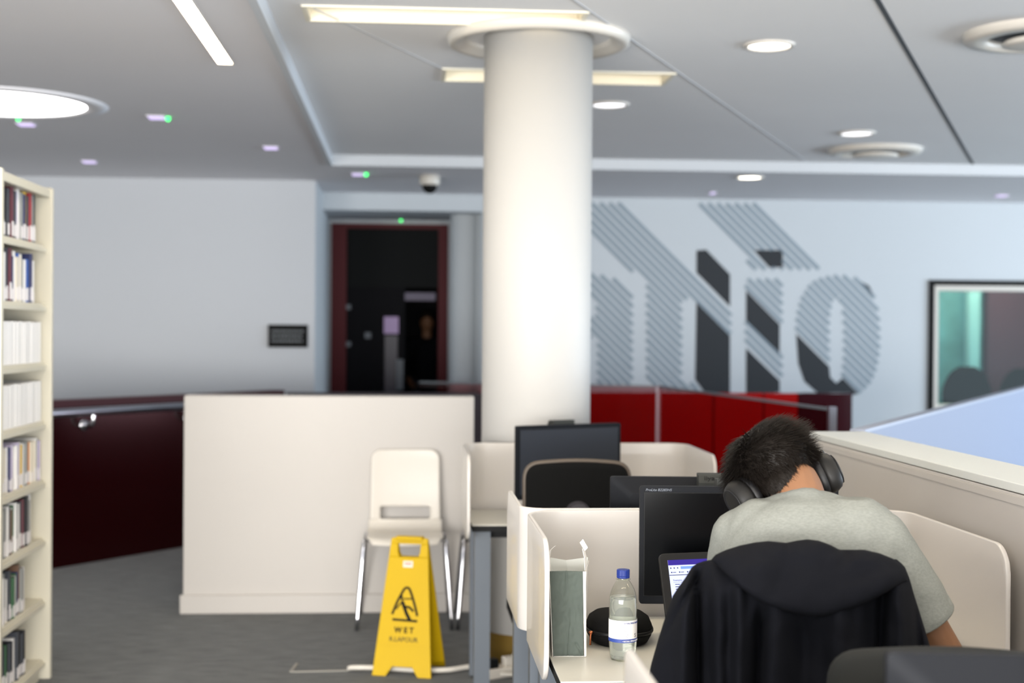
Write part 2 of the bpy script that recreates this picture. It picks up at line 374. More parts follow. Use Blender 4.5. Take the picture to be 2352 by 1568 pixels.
def vinyl(name, inside, m, par, w0, w1, x0=1240, x1=2060, y0=450, y1=925, per=20.6, dy=.0):
    """diagonal stripes, each one cut off square where the letter ends"""
    bm = bmesh.new(); k = int((x0-y1)/per)-1
    while k*per < x1-y0:
        for fr, to in ((w0, w1),):
            c = k*per+per*(fr+to)/2; run = None; x = x0
            while x <= x1:
                y = x-c; ok = y0 <= y <= y1 and inside(x, y)
                if ok and run is None: run = x
                if (not ok or x >= x1) and run is not None:
                    if x-run > 3:
                        a, b = c-per*(to-fr)/2, c+per*(to-fr)/2
                        pts = [(run+(a-c)/2, run-c-(a-c)/2), (run+(b-c)/2, run-c-(b-c)/2), (x+(b-c)/2, x-c-(b-c)/2), (x+(a-c)/2, x-c-(a-c)/2)]
                        w_ = [PY(u, v, VF-.004-dy)-par.location for u, v in pts]; w2 = [p+V((0, .003, 0)) for p in w_]
                        A = [bm.verts.new(p) for p in w_]; B = [bm.verts.new(p) for p in w2]
                        bm.faces.new(A); bm.faces.new(B[::-1])
                        for i in range(4): bm.faces.new((A[i], B[i], B[(i+1) % 4], A[(i+1) % 4]))
                    run = None
                x += 1.0
        k += 1
    return build(name, bm, m, par)
gl = thing('wall_lettering', 'huge striped grey and charcoal lettering ending in "io" on the far wall', 'wall graphic', (3.6, VF-.01, 1.0))
regs = {'letter_a': lambda x, y: sgn_in(G_a, x, y), 'letter_t': lambda x, y: sgn_in(G_slash, x, y),
        'letter_i': lambda x, y: (sgn_in(G_i, x, y) or sgn_in(G_s1, x, y) or sgn_in(G_s2, x, y)) and not sgn_in(K_dot, x, y),
        'letter_o': lambda x, y: in_o(x, y) and not dark_o(x, y)}
def kpoly(bm, K):
    w_ = [PY(u, v, VF-.004)-gl.location for u, v in K]; A = [bm.verts.new(p) for p in w_]; B = [bm.verts.new(p+V((0, .0035, 0))) for p in w_]
    bm.faces.new(A); bm.faces.new(B[::-1])
    for i in range(len(A)): bm.faces.new((A[i], B[i], B[(i+1) % len(A)], A[(i+1) % len(A)]))
for nm, fn in regs.items():
    o = vinyl(nm, fn, m_graph_m, gl, 0, .62); vinyl('dark_stripes', fn, m_graph_l, o, .62, 1.0)
    for K in {'letter_t': [K_t1, K_t2], 'letter_i': [K_dot, K_i1, K_i2], 'letter_o': [[(1829, 766), (1905, 842), (1907, 866), (1921, 880), (1936, 868), (1972, 904), (1930, 911), (1880, 904), (1848, 876), (1834, 835)], [(1976, 646), (1996, 656), (2010, 684), (1998, 676)]]}.get(nm, []): bm = bmesh.new(); kpoly(bm, K); build('solid_shape', bm, m_graph_d, o)

# --- dark sign on left wall
a, b = PY(616, 745, 12.27), PY(707, 798, 12.27)
sg = thing('wall_sign', 'small dark rectangular sign with grey lines of text on the left wall', 'sign', ((a.x+b.x)/2, 12.27, (a.z+b.z)/2))
hw, hh = (b.x-a.x)/2, (a.z-b.z)/2; bx('sign_board', -hw, hw, -.008, .008, -hh, hh, m_ink, sg)
sm_ = mat('sign_text_grey', (120, 124, 126), .6)
for i in range(3):
    bm = bmesh.new(); z = hh*.42-i*hh*.42; x = -hw*.82
    while x < hw*(.8, .62, .7)[i]:
        l = random.uniform(.01, .028); box(bm, x, x+l, -.0095, -.008, z-.008, z+.008); x += l+.006
    build('text_line', bm, sm_, sg)

# --- ceiling fittings
def disc_lamp(name, label, cat, c, r, mt, ring=m_white, group=None, drop=.012):
    t = thing(name, label, cat, c, 0, group)
    bm = bmesh.new(); lathe(bm, [(r*.97, -.004), (r*1.0, -drop), (r*1.12, -drop), (r*1.22, 0), (r*1.2, .004), (r*.97, .004), (r*.97, -.004)], n=40, cap=False); build('trim_ring', bm, ring, t, True)
    bm = bmesh.new(); lathe(bm, [(r*.97, -.003), (r*.97, .003)], n=40); build('diffuser', bm, mt, t); return t
big = disc_lamp('round_ceiling_light', 'very large glowing round light on the low ceiling above the bookcase', 'ceiling light', (-2.33, 8.3, ZL), .50, m_lamp_disc, m_ceil_lo)
for px, py, z, r, mt, lb in ((1767, 103, ZH, .1, m_lamp_c, 'bright round downlight in the raised ceiling right of the column, nearest'), (1400, 239, ZH, .1, m_lamp_c2, 'paler round downlight just right of the white column'),
                           (1968, 305, ZH, .105, m_lamp_c2, 'paler round downlight next to the farther ceiling diffuser'), (1722, 406, ZL, .1, m_lamp_c, 'bright round downlight in the low ceiling above the wall lettering')):
    disc_lamp('downlight', lb, 'ceiling light', PZ(px, py, z), r, mt, group='round downlights in the ceiling')
def diffuser(px, py, lb):
    t = thing('air_diffuser', lb, 'ceiling vent', PZ(px, py, ZH), 0, 'round ceiling air diffusers')
    bm = bmesh.new(); lathe(bm, [(.34, 0), (.33, -.03), (.25, -.04), (.235, -.02), (.235, 0), (.34, 0)], n=48, cap=False); build('outer_ring', bm, m_white, t, True)
    bm = bmesh.new(); lathe(bm, [(.235, -.002), (.235, -.001)], n=40); build('dark_gap', bm, m_dseam, t)
    bm = bmesh.new(); lathe(bm, [(.16, -.035), (.17, -.05), (.13, -.06), (.02, -.06)], n=40); build('centre_disc', bm, m_white, t, True)
    bm = bmesh.new(); cyl(bm, (0, 0, -.04), (0, 0, 0), .03); build('stem', bm, m_dseam, t)
diffuser(2010, 343, 'round white air diffuser on the ceiling, the farther one')
diffuser(2392, 75, 'round white air diffuser at the top right corner, the nearer one')
# linear strip in low ceiling
t = thing('linear_light', 'long bright strip light set in the low ceiling at upper left', 'ceiling light', (-.877, 5.3, ZL))
bx('diffuser', -.034, .034, -1.6, 1.61, -.006, .01, m_lamp_w, t); 
bm = bmesh.new(); box(bm, -.04, -.034, -1.61, 1.62, -.008, .01); box(bm, .034, .04, -1.61, 1.62, -.008, .01); box(bm, -.034, .034, 1.61, 1.62, -.008, .01); build('edge_trim', bm, m_white, t)
# recessed troughs
for k, (x0, x1, y0, y1) in enumerate(REC):
    t = thing('recessed_light', ['cream lit recessed trough light in front of the column, at the top edge', 'cream lit recessed trough light passing behind the column'][k], 'ceiling light', ((x0+x1)/2, (y0+y1)/2, ZH), 0, 'recessed trough lights')
    hx, hy = (x1-x0)/2, (y1-y0)/2; bm = bmesh.new(); e = .002; th = .012; H = .13
    for b_ in ((-hx-th, -hx+e, -hy-th, hy+th, .061, H), (hx-e, hx+th, -hy-th, hy+th, .061, H), (-hx, hx, -hy-th, -hy+e, .061, H), (-hx, hx, hy-e, hy+th, .061, H), (-hx, hx, -hy, hy, H-.01, H)): box(bm, *b_)
    for b_ in ((-hx, -hx+.004, -hy, hy, -.004, .061), (hx-.004, hx, -hy, hy, -.004, .061), (-hx, hx, -hy, -hy+.004, -.004, .061), (-hx, hx, hy-.004, hy, -.004, .061)): box(bm, *b_)
    build('reflector', bm, m_cream_reflector, t)
    bm = bmesh.new(); cyl(bm, (-hx+.03, -hy+.05, .085), (hx-.03, -hy+.05, .085), .016); build('lamp_tube', bm, m_tube, t)
    bm = bmesh.new(); w_ = .018
    for b_ in ((-hx-w_, -hx, -hy-w_, hy+w_), (hx, hx+w_, -hy-w_, hy+w_), (-hx, hx, -hy-w_, -hy), (-hx, hx, hy, hy+w_)): box(bm, *b_, -.008, 0)
    build('rim', bm, m_cream_reflector, t)
# more trough lights over the desks (above the frame)
for k, (x, y) in enumerate(((.3, 4.2), (1.5, 4.2), (1.0, 1.4), (-.1, 1.4), (2.8, 2.6))):
    t = thing('recessed_light', 'trough light above the picture, over the '+['desk beyond the seated person', 'right-hand partition beside the seated person', 'foreground desk', 'aisle left of the foreground desk', 'space right of the long partition'][k], 'ceiling light', (x, y, ZH), 0, 'trough lights over the desks')
    bx('diffuser', -.55, .55, -.07, .07, -.012, .0, m_lamp_w, t); bx('rim', -.57, .57, -.09, .09, -.006, .0, m_white, t)
# small ceiling beacons and green leds, camera dome, sprinkler
for k, (px, py, lb) in enumerate(((360, 268, 'small lilac ceiling fitting beside the green light, left of centre'), (622, 338, 'small lilac ceiling fitting left of the fascia corner'), (822, 399, 'small lilac ceiling fitting right of the fascia corner'),
        (205, 370, 'small lilac ceiling fitting above the end of the bookcase'), (60, 284, 'small lilac ceiling fitting below the big round light'), (1637, 442, 'small lilac ceiling fitting above the wall lettering'), (2300, 448, 'small lilac ceiling fitting above the far window'))):
    t = thing('ceiling_fitting', lb, 'ceiling fitting', PZ(px, py, ZL), 0, 'small ceiling fittings')
    s = .045 if k != 5 else .02
    bx('glowing_face', -s, s, -.05, .05, -.012, 0, m_em, t); bx('mount', -s-.01, s+.01, -.06, .06, -.005, 0, m_ceil_lo, t)
for px, py, lb in ((386, 273, 'small green ceiling light left of centre'), (841, 401, 'small green ceiling light by the camera dome'), (42, 273, 'small green ceiling light below the big round light')):
    bm = bmesh.new(); ellipsoid(bm, (0, 0, 0), (.014, .014, .014)); o = tag(build('green_indicator', bm, m_led, None, True), lb, 'indicator light', 'green indicator lights'); o.location = PZ(px, py, ZL-.012)
c = PY(921, 502, DV-.1); bm = bmesh.new(); ellipsoid(bm, (0, 0, 0), (.012, .012, .012)); o = tag(build('green_indicator', bm, m_led, None, True), 'faint green light over the red-framed doorway', 'indicator light', 'green indicator lights'); o.location = (c.x, c.y, 2.61)
t = thing('camera_dome', 'white dome security camera hanging from the low ceiling left of the column', 'security camera', PZ(987, 402, ZL))
bm = bmesh.new(); lathe(bm, [(.05, 0), (.085, -.01), (.085, -.07), (.075, -.085)]); build('housing', bm, m_white, t, True)
bm = bmesh.new(); lathe(bm, [(.062, -.084), (.06, -.11), (.045, -.135), (.02, -.15), (.002, -.153)]); build('dome', bm, m_ink, t, True)

# ================================================================== COLUMN
t = thing('round_column', 'large white round column in the middle with a ring at the ceiling', 'column', (.0, 0, 0)); cc = P(1232, 784, 6.53); cc.z = 0; t.location = cc
bm = bmesh.new(); cyl(bm, (0, 0, .15), (0, 0, ZH), .249, n=72); build('shaft', bm, m_col, t); 
for p in bpy.data.objects['shaft'].data.polygons: p.use_smooth = len(p.vertices) == 4
bm = bmesh.new(); cyl(bm, (0, 0, 0), (0, 0, .152), .238, n=72); build('base_band', bm, m_brass, t)
bm = bmesh.new(); lathe(bm, [(.33, 0), (.33, -.012), (.345, -.02), (.37, -.035), (.395, -.045), (.415, -.035), (.42, -.01), (.42, 0), (.33, 0)], c=(0, 0, ZH), n=72, cap=False); build('ceiling_ring', bm, m_white, t, True)

# ================================================================== LEFT: dark red wall, handrail, white partition
A, B = V((-3.5, 7.295, 0)), V((-.92, 10.75, 0)); d = (B-A).normalized(); n = V((d.y, -d.x, 0)); an = math.atan2(d.y, d.x); Ln = (B-A).length
t = thing('balustrade', 'low dark red glossy wall running away behind the bookcase', 'low wall', A, an)
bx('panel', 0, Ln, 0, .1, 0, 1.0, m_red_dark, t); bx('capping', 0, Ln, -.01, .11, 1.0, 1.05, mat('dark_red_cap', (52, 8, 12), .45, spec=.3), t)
t = thing('handrail', 'steel tube handrail fixed along the dark red wall', 'handrail', A+n*.09, an)
bm = bmesh.new(); cyl(bm, (0, 0, .975), (Ln-.3, 0, .975), .027); build('rail', bm, m_brushed, t, True)
for s in (2.42, 3.32, 1.0):
    bm = bmesh.new(); tube(bm, smoothpath([(s, 0, .965), (s, 0, .91), (s, .02, .885), (s, .088, .885)]), .014); cyl(bm, (s, .08, .885), (s, .09, .885), .035); build('bracket', bm, m_chrome, t, True)
bx('partition', -1.17, .36, 7.6, 7.76, 0, 1.15, m_part, bev=.004)
p = bpy.data.objects['partition']; tag(p, 'low white partition wall behind the white chair', 'partition')
bx('skirting', -1.185, .36, 7.578, 7.6, 0, .1, m_part, None, bev=.006)
s_ = bpy.data.objects['skirting']; s_.parent = p
bx('parapet', -.9, .9, 10.75, 10.85, 0, 1.03, mat('dark_parapet', (52, 44, 52), .5)); tag(bpy.data.objects['parapet'], 'dark-topped parapet seen just above the white partition', 'low wall')

# ================================================================== RIGHT: red wall, glass balustrade
t = thing('balustrade', 'glossy red low wall behind the glass under the lettering', 'low wall', (2.6, 11.5, 0))
x0, x1 = pxx(1097, 11.5)-2.6, pxx(1960, 11.5)-2.6
zr = PY(1900, 903, 11.5).z
cuts = [x0, pxx(1640, 11.5)-2.6, pxx(1755, 11.5)-2.6, pxx(1835, 11.5)-2.6, x1]
for i in range(4): bx('panel', cuts[i]+.006, cuts[i+1]-.006, 0, .12, 0, zr, m_red if i < 3 else mat('maroon_gloss', (58, 16, 22), .15), t)
bx('backing', x0, x1-.02, .03, .1, 0, zr-.01, m_red_dark, t)
gA, gB, gC = V((.1, 11.25, 0)), V((1.895, 10.63, 0)), V((2.266, 7.455, 0))
gt = thing('glass_balustrade', 'clear glass balustrade with steel post in front of the red low wall', 'balustrade', gB)
def gpane(a, b, nm='glass_pane'):
    a, b = a-gB, b-gB; d = (b-a).normalized(); n = V((-d.y, d.x, 0))*.006; bm = bmesh.new()
    prism(bm, [a+n, b+n, b-n, a-n], lambda x, y, z: V((x, y, z)), .02, 1.09); o = build(nm, bm, m_glass, gt)
    bm = bmesh.new(); prism(bm, [a+n*1.6, b+n*1.6, b-n*1.6, a-n*1.6], lambda x, y, z: V((x, y, z)), 1.088, 1.102); build('edge_strip', bm, mat('glass_edge', (120, 126, 132), .3), o)
gpane(gA, gB-V((.02, 0, 0))); gpane(gB+V((.002, -.03, 0)), gC)
bm = bmesh.new(); box(bm, -.014, .014, -.014, .014, 0, 1.1); build('joint_post', bm, mat('pale_joint', (206, 190, 196), .4), gt)
bm = bmesh.new(); c = gC-gB; box(bm, c.x-.02, c.x+.02, c.y-.03, c.y+.01, 0, 1.11); build('end_post', bm, m_brushed, gt)
bm = bmesh.new(); a, b = PZ(1640, 1052, .9), PZ(1990, 1056, .9)
tag(bx('storage_cabinet', 1.62, 2.5, 6.75, 7.1, 0, .86, m_beige), 'plain beige cabinet below the red wall, beside the seated person\'s head', 'cabinet')

# right hand partition and pale blue panel
t = thing('partition', 'long white half-height partition to the right of the seated person', 'partition', (1.54, 3.2, 0))
bx('panel', -.10, .10, -2.7, 1.8, 0, 1.125, m_part, t, bev=.003)
bx('capping', -.101, .105, -2.7, 1.805, 1.127, 1.15, mat('cap_grey', (206, 208, 204), .35), t, bev=.003)
bx('ledge', -.103, -.1, -2.7, 1.8, 1.10, 1.118, m_part, t)
a, b = V((1.66, 5.06, 0)), V((4.3, 9.5, 0)); d = (b-a).normalized()
t = thing('partition', 'pale blue-white half-height partition at far right, angled away', 'partition', a, math.atan2(d.y, d.x)); L_ = (b-a).length
bx('panel', 0, L_, 0, .05, 0, 1.14, m_blueface, t); bx('capping', 0, L_, -.002, .052, 1.14, 1.152, mat('pale_blue_cap', (160, 166, 182), .5), t)

# ================================================================== desk carrels
def shell(par, pts, z0=.67, z1=1.01, rt=.07, rb=.07, th=.012, name='screen_shell'):
    """moulded screen: a ribbon along a plan line, its two ends rounded top and bottom"""
    pts = [V((*p, 0)) for p in pts]; L = [0]
    for i in range(1, len(pts)): L.append(L[-1]+(pts[i]-pts[i-1]).length)
    T = L[-1]; S = sorted(set([round(x, 4) for x in L]+[round(i*.008, 4) for i in range(12)]+[round(T-i*.008, 4) for i in range(12)])); S = [s for s in S if 0 <= s <= T+1e-4]
    def at(s):
        for i in range(1, len(L)):
            if s <= L[i]+1e-6:
                k = (s-L[i-1])/max(1e-9, L[i]-L[i-1]); return pts[i-1].lerp(pts[i], k)
        return pts[-1]
    bm = bmesh.new(); prev = None; NZ = 6
    for s in S:
        e = min(s, T-s); zt_ = z1-(rt-sqrt(max(0, rt*rt-(rt-e)**2)) if e < rt else 0); zb_ = z0+(rb-sqrt(max(0, rb*rb-(rb-e)**2)) if e < rb else 0)
        p = at(s); col = [bm.verts.new((p.x, p.y, zb_+(zt_-zb_)*i/NZ)) for i in range(NZ+1)]
        if prev:
            for i in range(NZ): bm.faces.new((prev[i], col[i], col[i+1], prev[i+1]))
        prev = col
    o = build(name, bm, m_shell, par, True); s = o.modifiers.new('s', 'SOLIDIFY'); s.thickness = th; s.offset = 0
    b = o.modifiers.new('b', 'BEVEL'); b.width = .003; b.segments = 2; b.limit_method = 'ANGLE'; b.angle_limit = R(50)
    bake(o); return o
def arc(cx, cy, r, a0, a1, n=8): return [(cx+r*cos(R(a0+(a1-a0)*i/n)), cy+r*sin(R(a0+(a1-a0)*i/n))) for i in range(n+1)]
def ushape(x0, x1, yf, yb, r=.1):  # open toward yf
    s = 1 if yb > yf else -1
    if s > 0: return [(x0, yf)]+arc(x0+r, yb-r, r, 180, 90)+arc(x1-r, yb-r, r, 90, 0)+[(x1, yf)]
    return [(x0, yf)]+arc(x0+r, yb+r, r, 180, 270)+arc(x1-r, yb+r, r, 270, 360)+[(x1, yf)]
def desk(label, x0, x1, y0, y1, zt=.72, legs=None):
    t = thing('desk', label, 'desk', ((x0+x1)/2, (y0+y1)/2, 0)); hx, hy = (x1-x0)/2, (y1-y0)/2
    bx('tabletop', -hx, hx, -hy, hy, zt-.004, zt, m_top, t); bx('edge_core', -hx+.001, hx-.001, -hy+.001, hy-.001, zt-.028, zt-.004, m_blackedge, t)
    bx('frame', -hx+.05, hx-.05, -hy+.06, hy-.06, zt-.06, zt-.028, m_blackedge, t)
    for sx in (-1, 1):
        for sy in (-1, 1):
            cx_, cy_ = sx*(hx-.045), sy*(hy-.05); bx('leg', cx_-.032, cx_+.032, cy_-.032, cy_+.032, .012, zt-.028, m_steel_grey, t)
            bm = bmesh.new(); cyl(bm, (cx_, cy_, 0), (cx_, cy_, .012), .02); build('foot', bm, m_black, t)
    return t
X0, X1 = .335, 1.385
desk('white desk of the seated person, holding bottle, bag and laptop', X0+.012, X1-.012, 3.15, 3.86)
desk('white desk beyond the seated person\'s, carrying the monitor seen from behind', X0+.0, X1-.012, 3.93, 4.62)
desk('white desk by the round column with the tilted dark monitor', .265, 1.20, 5.72, 6.215)
desk('white desk in the foreground, mostly below the picture', X0+.03, X1, 1.66, 2.32)
t = thing('desk_screen', 'white moulded privacy screen wrapped around the seated person\'s desk', 'desk screen', (0, 0, 0))
pts_ = ushape(X0-.004, X1+.004, 3.31, 3.885, .09); pts_[-1] = (X1+.01, 3.20); shell(t, pts_)
t = thing('desk_screen', 'white moulded screen behind the seated person\'s desk, its left wing pointing away', 'desk screen', (0, 0, 0))
shell(t, [(X0-.016, 4.40)]+arc(X0-.016+.07, 3.975, .07, 180, 270)+[(1.30, 3.905)], z1=1.013, rb=.03)
t = thing('desk_screen', 'white moulded privacy screen around the desk by the column', 'desk screen', (0, 0, 0))
shell(t, ushape(.247, 1.232, 5.6, 6.24, .1))
t = thing('desk_screen', 'out of focus white screen tip at the bottom edge in the foreground', 'desk screen', (0, 0, 0))
shell(t, ushape(X0+.012, X1+.012, 2.20, 1.62, .07), rt=.03)
t = thing('desk_screen', 'white moulded screen facing the camera side of the foreground desk', 'desk screen', (0, 0, 0))
shell(t, ushape(X0+.012, X1+.012, 1.1, 1.60, .07), rt=.03)

# ================================================================== monitors
def monitor(label, lit_c, loc_, rz, tilt=0, front=m_screen, lift=.0, ttl=None, w_=.513, h_=.305, hdx=0):
    """origin at the foot; screen faces -y; loc_ = centre of the screen front"""
    zc = loc_[2]; t = thing('monitor', label, 'monitor', (loc_[0], loc_[1], .72), rz)
    mt = M.Translation((0, 0, zc-.72)) @ M.Rotation(tilt, 4, 'X')
    bm = bmesh.new(); out = rpoly([(-w_/2, -h_/2), (w_/2, -h_/2), (w_/2, h_/2), (-w_/2, h_/2)], .009)
    prism(bm, out, lambda x, y, z: mt @ V((x, z, y)), 0, .022)
    ins = rpoly([(-w_/2+.055, -h_/2+.03), (w_/2-.055, -h_/2+.03), (w_/2-.055, h_/2-.045), (-w_/2+.055, h_/2-.045)], .02)
    o2 = rpoly([(-w_/2, -h_/2), (w_/2, -h_/2), (w_/2, h_/2), (-w_/2, h_/2)], .02)
    rings(bm, [[mt @ V((p[0]*.998, .022, p[1]*.998)) for p in o2], [mt @ V((p[0], .05, p[1])) for p in ins]])
    build('casing', bm, m_bezel, t, bev=.0015)
    bx_ = bmesh.new(); s0 = .0125
    box(bx_, -w_/2+s0, w_/2-s0, -.0012, .0, -h_/2+.022, h_/2-.0175, mt); build('screen', bx_, front, t)
    bm = bmesh.new(); a, b = -w_/2+s0, w_/2-s0; zb, zt_ = -h_/2+.022, h_/2-.0175; e = .0018
    for q in ((a-e, a, zb-e, zt_+e), (b, b+e, zb-e, zt_+e), (a, b, zb-e, zb), (a, b, zt_, zt_+e)): box(bm, q[0], q[1], -.0025, .0, q[2], q[3], mt)
    build('screen_lip', bm, m_black, t)
    bm = bmesh.new(); hz = zc-.72
    box(bm, -.035, .035, .052, .085, .01, hz+.09); build('stand_column', bm, m_black, t, bev=.004)
    hd = bmesh.new(); prism(hd, [(.045, h_/2-.05), (.100, h_/2-.05), (.100, h_/2-.008), (.088, h_/2+.014), (.045, h_/2+.016)], lambda x, y, z: V((z, x, hz+y)), -.052+hdx, .052+hdx)
    build('stand_head', hd, mat('stand_grey', (44, 46, 43), .6), t, bev=.002)
    bm = bmesh.new(); prism(bm, rpoly([(-.13, -.06), (.13, -.06), (.13, .15), (-.13, .15)], .03), lambda x, y, z: V((x, y, z)), 0, .012); build('stand_base', bm, m_black, t)
    if ttl: text_mesh('model_text', ttl, .0092, mat('silver_print', (120, 126, 136), .5), t, mt @ M.Translation((-w_/2+.014, -.0006, h_/2-.0125)) @ M.Rotation(R(90), 4, 'X'), sx=1.05, align='LEFT', shear=.25)
    return t, mt
c0 = P(1697, 1253, 3.68)
monitor('black monitor on the seated person\'s desk, dark screen facing the camera', None, c0, R(-4.6), 0, m_screen, ttl='ProLite B2283HS')
c1 = P(1408, 1097, 4.08); cz = c1.z-.1525; ctr = V((c1.x, c1.y, cz))+M.Rotation(R(-5.5), 3, 'Z') @ V((.2565, 0, 0))
t, mt = monitor('black monitor seen from behind on the desk beyond, maker name on its stand', None, ctr+V((0, .06, 0)), R(180-5.5), 0, hdx=-.042)
zq = cz-.72+.1525; u_ = V((0, -.479, .878)); n_ = V((0, .878, .479)); oq = V((-.035, .094, zq+.003))+n_*.0006-u_*.004
mq = M(((-1, 0, n_.x, oq.x), (0, u_.y, n_.y, oq.y), (0, u_.z, n_.z, oq.z), (0, 0, 0, 1)))
text_mesh('maker_text', 'iiyama', .018, m_ink, t, mq, sx=1.3, bold=0, extr=.0005)
cB = P(1309, 1058, 5.95)
monitor('dark grey monitor turned sideways on the desk by the column', None, cB, R(26), 0, m_matte_screen)
cF = P(2042, 1497, 1.83); hh_ = .1525; ctr = V((cF.x, cF.y, cF.z-hh_))+M.Rotation(R(-9), 3, 'Z') @ V((.2565, 0, 0))
monitor('blurred monitor back at the bottom right corner in the foreground', None, ctr+V((0, .02, 0)), R(180-9), 0)

# ================================================================== office chairs
def office_chair(label, loc_, rz, top, width=.42, backh=.5, fabric=m_fabric, rim=None, knob=True, seatz=.47):
    """faces +y locally"""
    t = thing('office_chair', label, 'chair', loc_, rz)
    def sl(x, y, z): return V((x, -.22-.35*(x*x)*-1*.6+z+.02*((y-top+backh/2)/backh), y))
    hw = width/2; out = rpoly([(-hw, top-backh), (hw, top-backh), (hw, top-.01), (0, top+.006), (-hw, top-.01)], [.05, .05, .055, .1, .055])
    bm = bmesh.new(); K = 14; rows = []
    # cushioned slab as concentric loops
    cxm, czm = 0, top-backh/2
    def loop(s, dy): return [sl(cxm+(p[0]-cxm)*s, czm+(p[1]-czm)*s, dy) for p in out]
    rings(bm, [loop(.9, -.012), loop(.985, -.008), loop(1.0, .006), loop(1.0, .022), loop(.96, .036), loop(.8, .042)])
    build('backrest', bm, fabric, t, True)
    if rim:
        bm = bmesh.new(); tube(bm, [sl(p[0]*1.0, p[1], .004) for p in out[len(out)//3:]+out[:1]], .009, 8); build('backrest_rim', bm, rim, t, True)
    if knob:
        bm = bmesh.new(); c = sl(0, top-.19, -.012); cyl(bm, c, c+V((0, -.03, 0)), .048, .04, 28); build('lumbar_knob', bm, mat('knob_grey', (62, 60, 64), .4), t)
    bm = bmesh.new(); rings(bm, [[V((p[0]*s, p[1]*s, z)) for p in rpoly([(-.23, -.2), (.23, -.2), (.23, .24), (-.23, .24)], .07)] for s, z in ((.9, seatz-.07), (1, seatz-.05), (1, seatz-.02), (.95, seatz), (.7, seatz+.002))]); build('seat', bm, fabric, t, True)
    bm = bmesh.new(); tube(bm, smoothpath([(0, 0, seatz-.075), (0, -.2, seatz-.07), (0, -.27, seatz+.0), (0, -.262, top-backh/2)]), .018); build('back_support', bm, m_black, t, True)
    bm = bmesh.new(); cyl(bm, (0, 0, .09), (0, 0, seatz-.06), .028); build('gas_column', bm, m_black, t)
    for k in range(5):
        a = 2*pi*k/5+.3; e = V((.29*cos(a), .29*sin(a), .075)); bm = bmesh.new(); cyl(bm, (0, 0, .1), e, .028, .016); build('base_arm', bm, m_black, t)
        bm = bmesh.new(); u = V((-sin(a), cos(a), 0)); cyl(bm, V((e.x, e.y, .03))-u*.02, V((e.x, e.y, .03))+u*.02, .03); build('caster', bm, m_black, t)
    return t
c = P(1327, 1060, 5.2); office_chair('empty black office chair in front of the desk by the column', (c.x, 5.38, 0), R(0), c.z, width=.385, backh=.5, rim=m_rim)
cj = P(1865, 1300, 2.76); office_chair('black office chair under the seated person, its back covered by the jacket', (cj.x-.0, 2.93, 0), R(-3), 1.02, width=.40, knob=False)
cf = P(2105, 1476, 2.33); office_chair('blurred dark mesh chair back in the foreground behind the monitor', (cf.x+.02, cf.y-.22, 0), R(180-12), cf.z-.004, width=.42, fabric=m_mesh, knob=False, seatz=.45)

# ================================================================== white cafe chairs
def cafe_chair(label, loc_, grp):
    """faces -y, feet at y=-.2"""
    t = thing('dining_chair', label, 'chair', loc_, 0, grp)
    # seat and back shell as one bent sheet with a slot
    prof = [(-.245, .425), (-.235, .445), (-.20, .455), (-.08, .448), (.06, .445), (.12, .452), (.155, .475), (.175, .51), (.187, .56), (.197, .62), (.212, .74), (.225, .83), (.23, .872)]
    prof = [(p.x, p.y) for p in smoothpath([(a, b, 0) for a, b in prof], 4)]
    def half(s, z, y):
        w = .195 if y < .0 else (.195 if z < .5 else .185-.012*(z-.5))
        if y < -.19 and z < .456: w -= .03*(max(0, -.19-y)/.055)**2
        if z > .83: w -= .04*((z-.83)/.042)**2
        return w
    cols = [-1, -.93, -.8, -.7, -.62, -.3, 0, .3, .62, .7, .8, .93, 1]
    bm = bmesh.new(); grid = []
    for y, z in prof:
        hw = half(0, z, y); grid.append([bm.verts.new((hw*c, y+(.012*(c*c) if z < .5 else -.012*c*c), z+(.006*c*c if z < .5 else 0))) for c in cols])
    for i in range(len(prof)-1):
        for j in range(len(cols)-1):
            zc = (prof[i][1]+prof[i+1][1])/2
            if .507 < zc < .568 and abs((cols[j]+cols[j+1])/2) < .72:
                continue
            bm.faces.new((grid[i][j], grid[i][j+1], grid[i+1][j+1], grid[i+1][j]))
    o = build('seat_shell', bm, m_white, t, True)
    s = o.modifiers.new('s', 'SOLIDIFY'); s.thickness = .011; s.offset = 0
    sb = o.modifiers.new('ss', 'SUBSURF'); sb.levels = 1; sb.render_levels = 1
    bake(o)
    for sx in (-1, 1):
        bm = bmesh.new(); tube(bm, smoothpath([(sx*.15, .05, .43), (sx*.2, -.12, .432), (sx*.208, -.165, .40), (sx*.238, -.21, .0)], 5), .011); build('leg', bm, m_chrome, t, True)
        bm = bmesh.new(); tube(bm, smoothpath([(sx*.15, -.03, .43), (sx*.195, .1, .432), (sx*.205, .13, .40), (sx*.235, .23, .0)], 5), .011); build('leg', bm, m_chrome, t, True)
    bm = bmesh.new(); cyl(bm, (-.16, 0, .43), (.16, 0, .43), .01); build('crossbar', bm, m_chrome, t)
    return t
cafe_chair('white slotted chair with chrome legs behind the yellow wet floor sign', (-.004, 7.34, 0), 'white slotted chairs along the partition')
cafe_chair('second white chair, mostly hidden behind the desk by the column', (.50, 7.34, 0), 'white slotted chairs along the partition')

